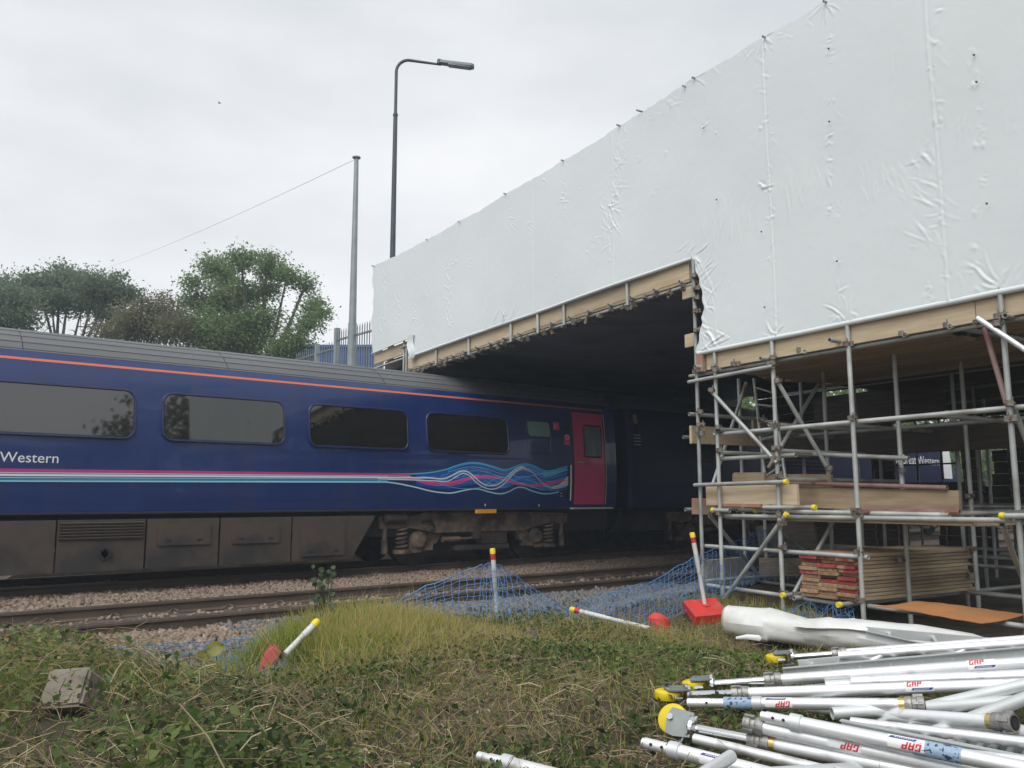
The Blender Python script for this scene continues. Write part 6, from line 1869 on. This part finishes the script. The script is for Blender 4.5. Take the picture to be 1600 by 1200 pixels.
tag(np_mesh('dead_stems', V, F, M_straw, tint=np.repeat(np.clip(rng.normal(.5, .28, n), 0, 1), 12)), 'cut dry stems and hay strewn on the bank', kind='stuff')
x, y = sample(70000, -3.5, 7.5, 1, 6.6, lambda x, y: np.clip(.45 + .55 * fbm(x * 1.4, y * 1.4, 95), 0, 1) * bankmask(x, y)); n = len(x)
P = np.stack([x, y, ground_z(x, y) + rng.uniform(.0, .04, n)], 1)
V, F = scatter(leafb_v, leafb_f, P, rand_rot(n, .9), rng.uniform(.012, .036, n))
tag(np_mesh('leaf_litter', V, F, M_deadleaf, tint=np.repeat(np.clip(rng.normal(.5, .28, n), 0, 1), 4)), 'brown withered leaves lying on the bank', kind='stuff')

M_leafyel = pm('yellowing_leaf', (.27, .24, .035), (.17, .20, .03), 30, .5, transl=.3)
M_leafgrn = pm('fresh_leaf', (.075, .14, .035), (.05, .10, .028), 30, .5, transl=.3)
M_leafdk = pm('dark_leaf', (.04, .065, .022), (.028, .046, .018), 30, .55, transl=.25)
def bigleaf(parent, p, size, mat, face, wid=.42):
    f = Vector(face).normalized(); M = frame_from(f)
    a = random.uniform(0, 6.28)
    x = M.col[0] * math.cos(a) + M.col[1] * math.sin(a); y = f.cross(x)
    m = MB(); rows = []
    prof = [(0, .05), (.12, .55), (.3, .92), (.5, 1), (.7, .82), (.87, .45), (1, .03)]
    for t, w in prof:
        rows.append([p + y * (size * (t - .5)) + x * (size * wid * w * k) + f * (size * (.10 * abs(k) - .22 * (t - .45) ** 2)) for k in (-1, -.5, 0, .5, 1)])
    m.grid(rows); return m.build('leaf', mat, parent, recalc=False)
def weed(label, base, leaves, D, mat, stem_mat=M_straw, cat='weed', wid=.42):
    b = atD(*base, D); b.z = float(ground_z(b.x, b.y)) - .01 if D < 6.4 else b.z
    t = thing('weed', label, cat, b)
    for u, v, s in leaves:
        p = atD(u, v, D + random.uniform(-.05, .05))
        m = MB(); m.path([b + Vector((random.uniform(-.02, .02), 0, 0)), b.lerp(p, .6) + Vector((0, 0, .02)), p], [.004, .003, .0015], 5); m.build('stem', M_leafdk, t)
        bigleaf(t, p, s * D / 1300, mat, (EYE - p).normalized() + Vector((random.uniform(-.4, .4), random.uniform(-.4, .4), random.uniform(.1, .9))), wid)
    return t
weed('weed with three large yellowing leaves before the low netting', (345, 1075), [(336, 1014, 28), (318, 1026, 24), (333, 1044, 26), (350, 1060, 14)], 5.2, M_leafyel)
weed('yellow leaved weed low among cut stems below the red tipped block', (335, 1125), [(310, 1094, 18), (326, 1099, 20), (346, 1100, 26), (340, 1108, 22), (316, 1090, 14)], 4.5, M_leafyel)
weed('pale green broad leaved weed in the grass by the castors', (1036, 1090), [(1042, 1062, 30), (1020, 1078, 22), (1046, 1076, 18)], 4.6, M_leafgrn, wid=.55)
weed('bright green weed in the middle of the cut grass', (628, 1090), [(617, 1064, 13), (631, 1068, 14), (640, 1073, 12), (622, 1078, 12)], 4.7, M_leafgrn)
weed('green leafy weed beside the concrete block', (180, 1105), [(152, 1068, 14), (168, 1062, 15), (146, 1085, 18), (190, 1090, 14), (170, 1100, 16), (280, 1082, 14), (272, 1090, 14)], 4.4, M_leafgrn)
sl = [(505 + random.uniform(-17, 17), 884 + 92 * (k / 34) ** 1 + random.uniform(-3, 3), random.uniform(7, 12)) for k in range(34)]
weed('tall thin sapling standing up before the rails', (510, 990), sl, 6.7, M_leafdk, cat='sapling')
b = atD(830, 993, 6.4)
m = MB(); m.grid([[b + RT * (.03 * i - .04) + Vector((0, 0, .015 * math.sin(i * 2 + j) + .016 * j)) + HD * .03 * j for i in range(4)] for j in range(3)])
tag(m.build('litter_scrap', M_skirt, recalc=False), 'small crumpled dark scrap caught in the grass below the upright post', 'litter')

# thin haze: one closed box round the scene, added to lift dark tones
m = MB(); m.box((5, 5, 6.5), (1000, 1000, 15.0))
hz = m.build('haze', M_dark, smooth=0)
mh = bpy.data.materials.new('haze_air'); mh.use_nodes = True
t = mh.node_tree; t.nodes.clear()
ou = t.nodes.new('ShaderNodeOutputMaterial'); vo = t.nodes.new('ShaderNodeVolumePrincipled')
vo.inputs['Color'].default_value = (.76, .87, 1.0, 1); vo.inputs['Density'].default_value = 0.0021
t.links.new(vo.outputs[0], ou.inputs['Volume'])
hz.data.materials.clear(); hz.data.materials.append(mh)
tag(hz, 'faint pale haze added to lift the darker tones', kind='stuff')
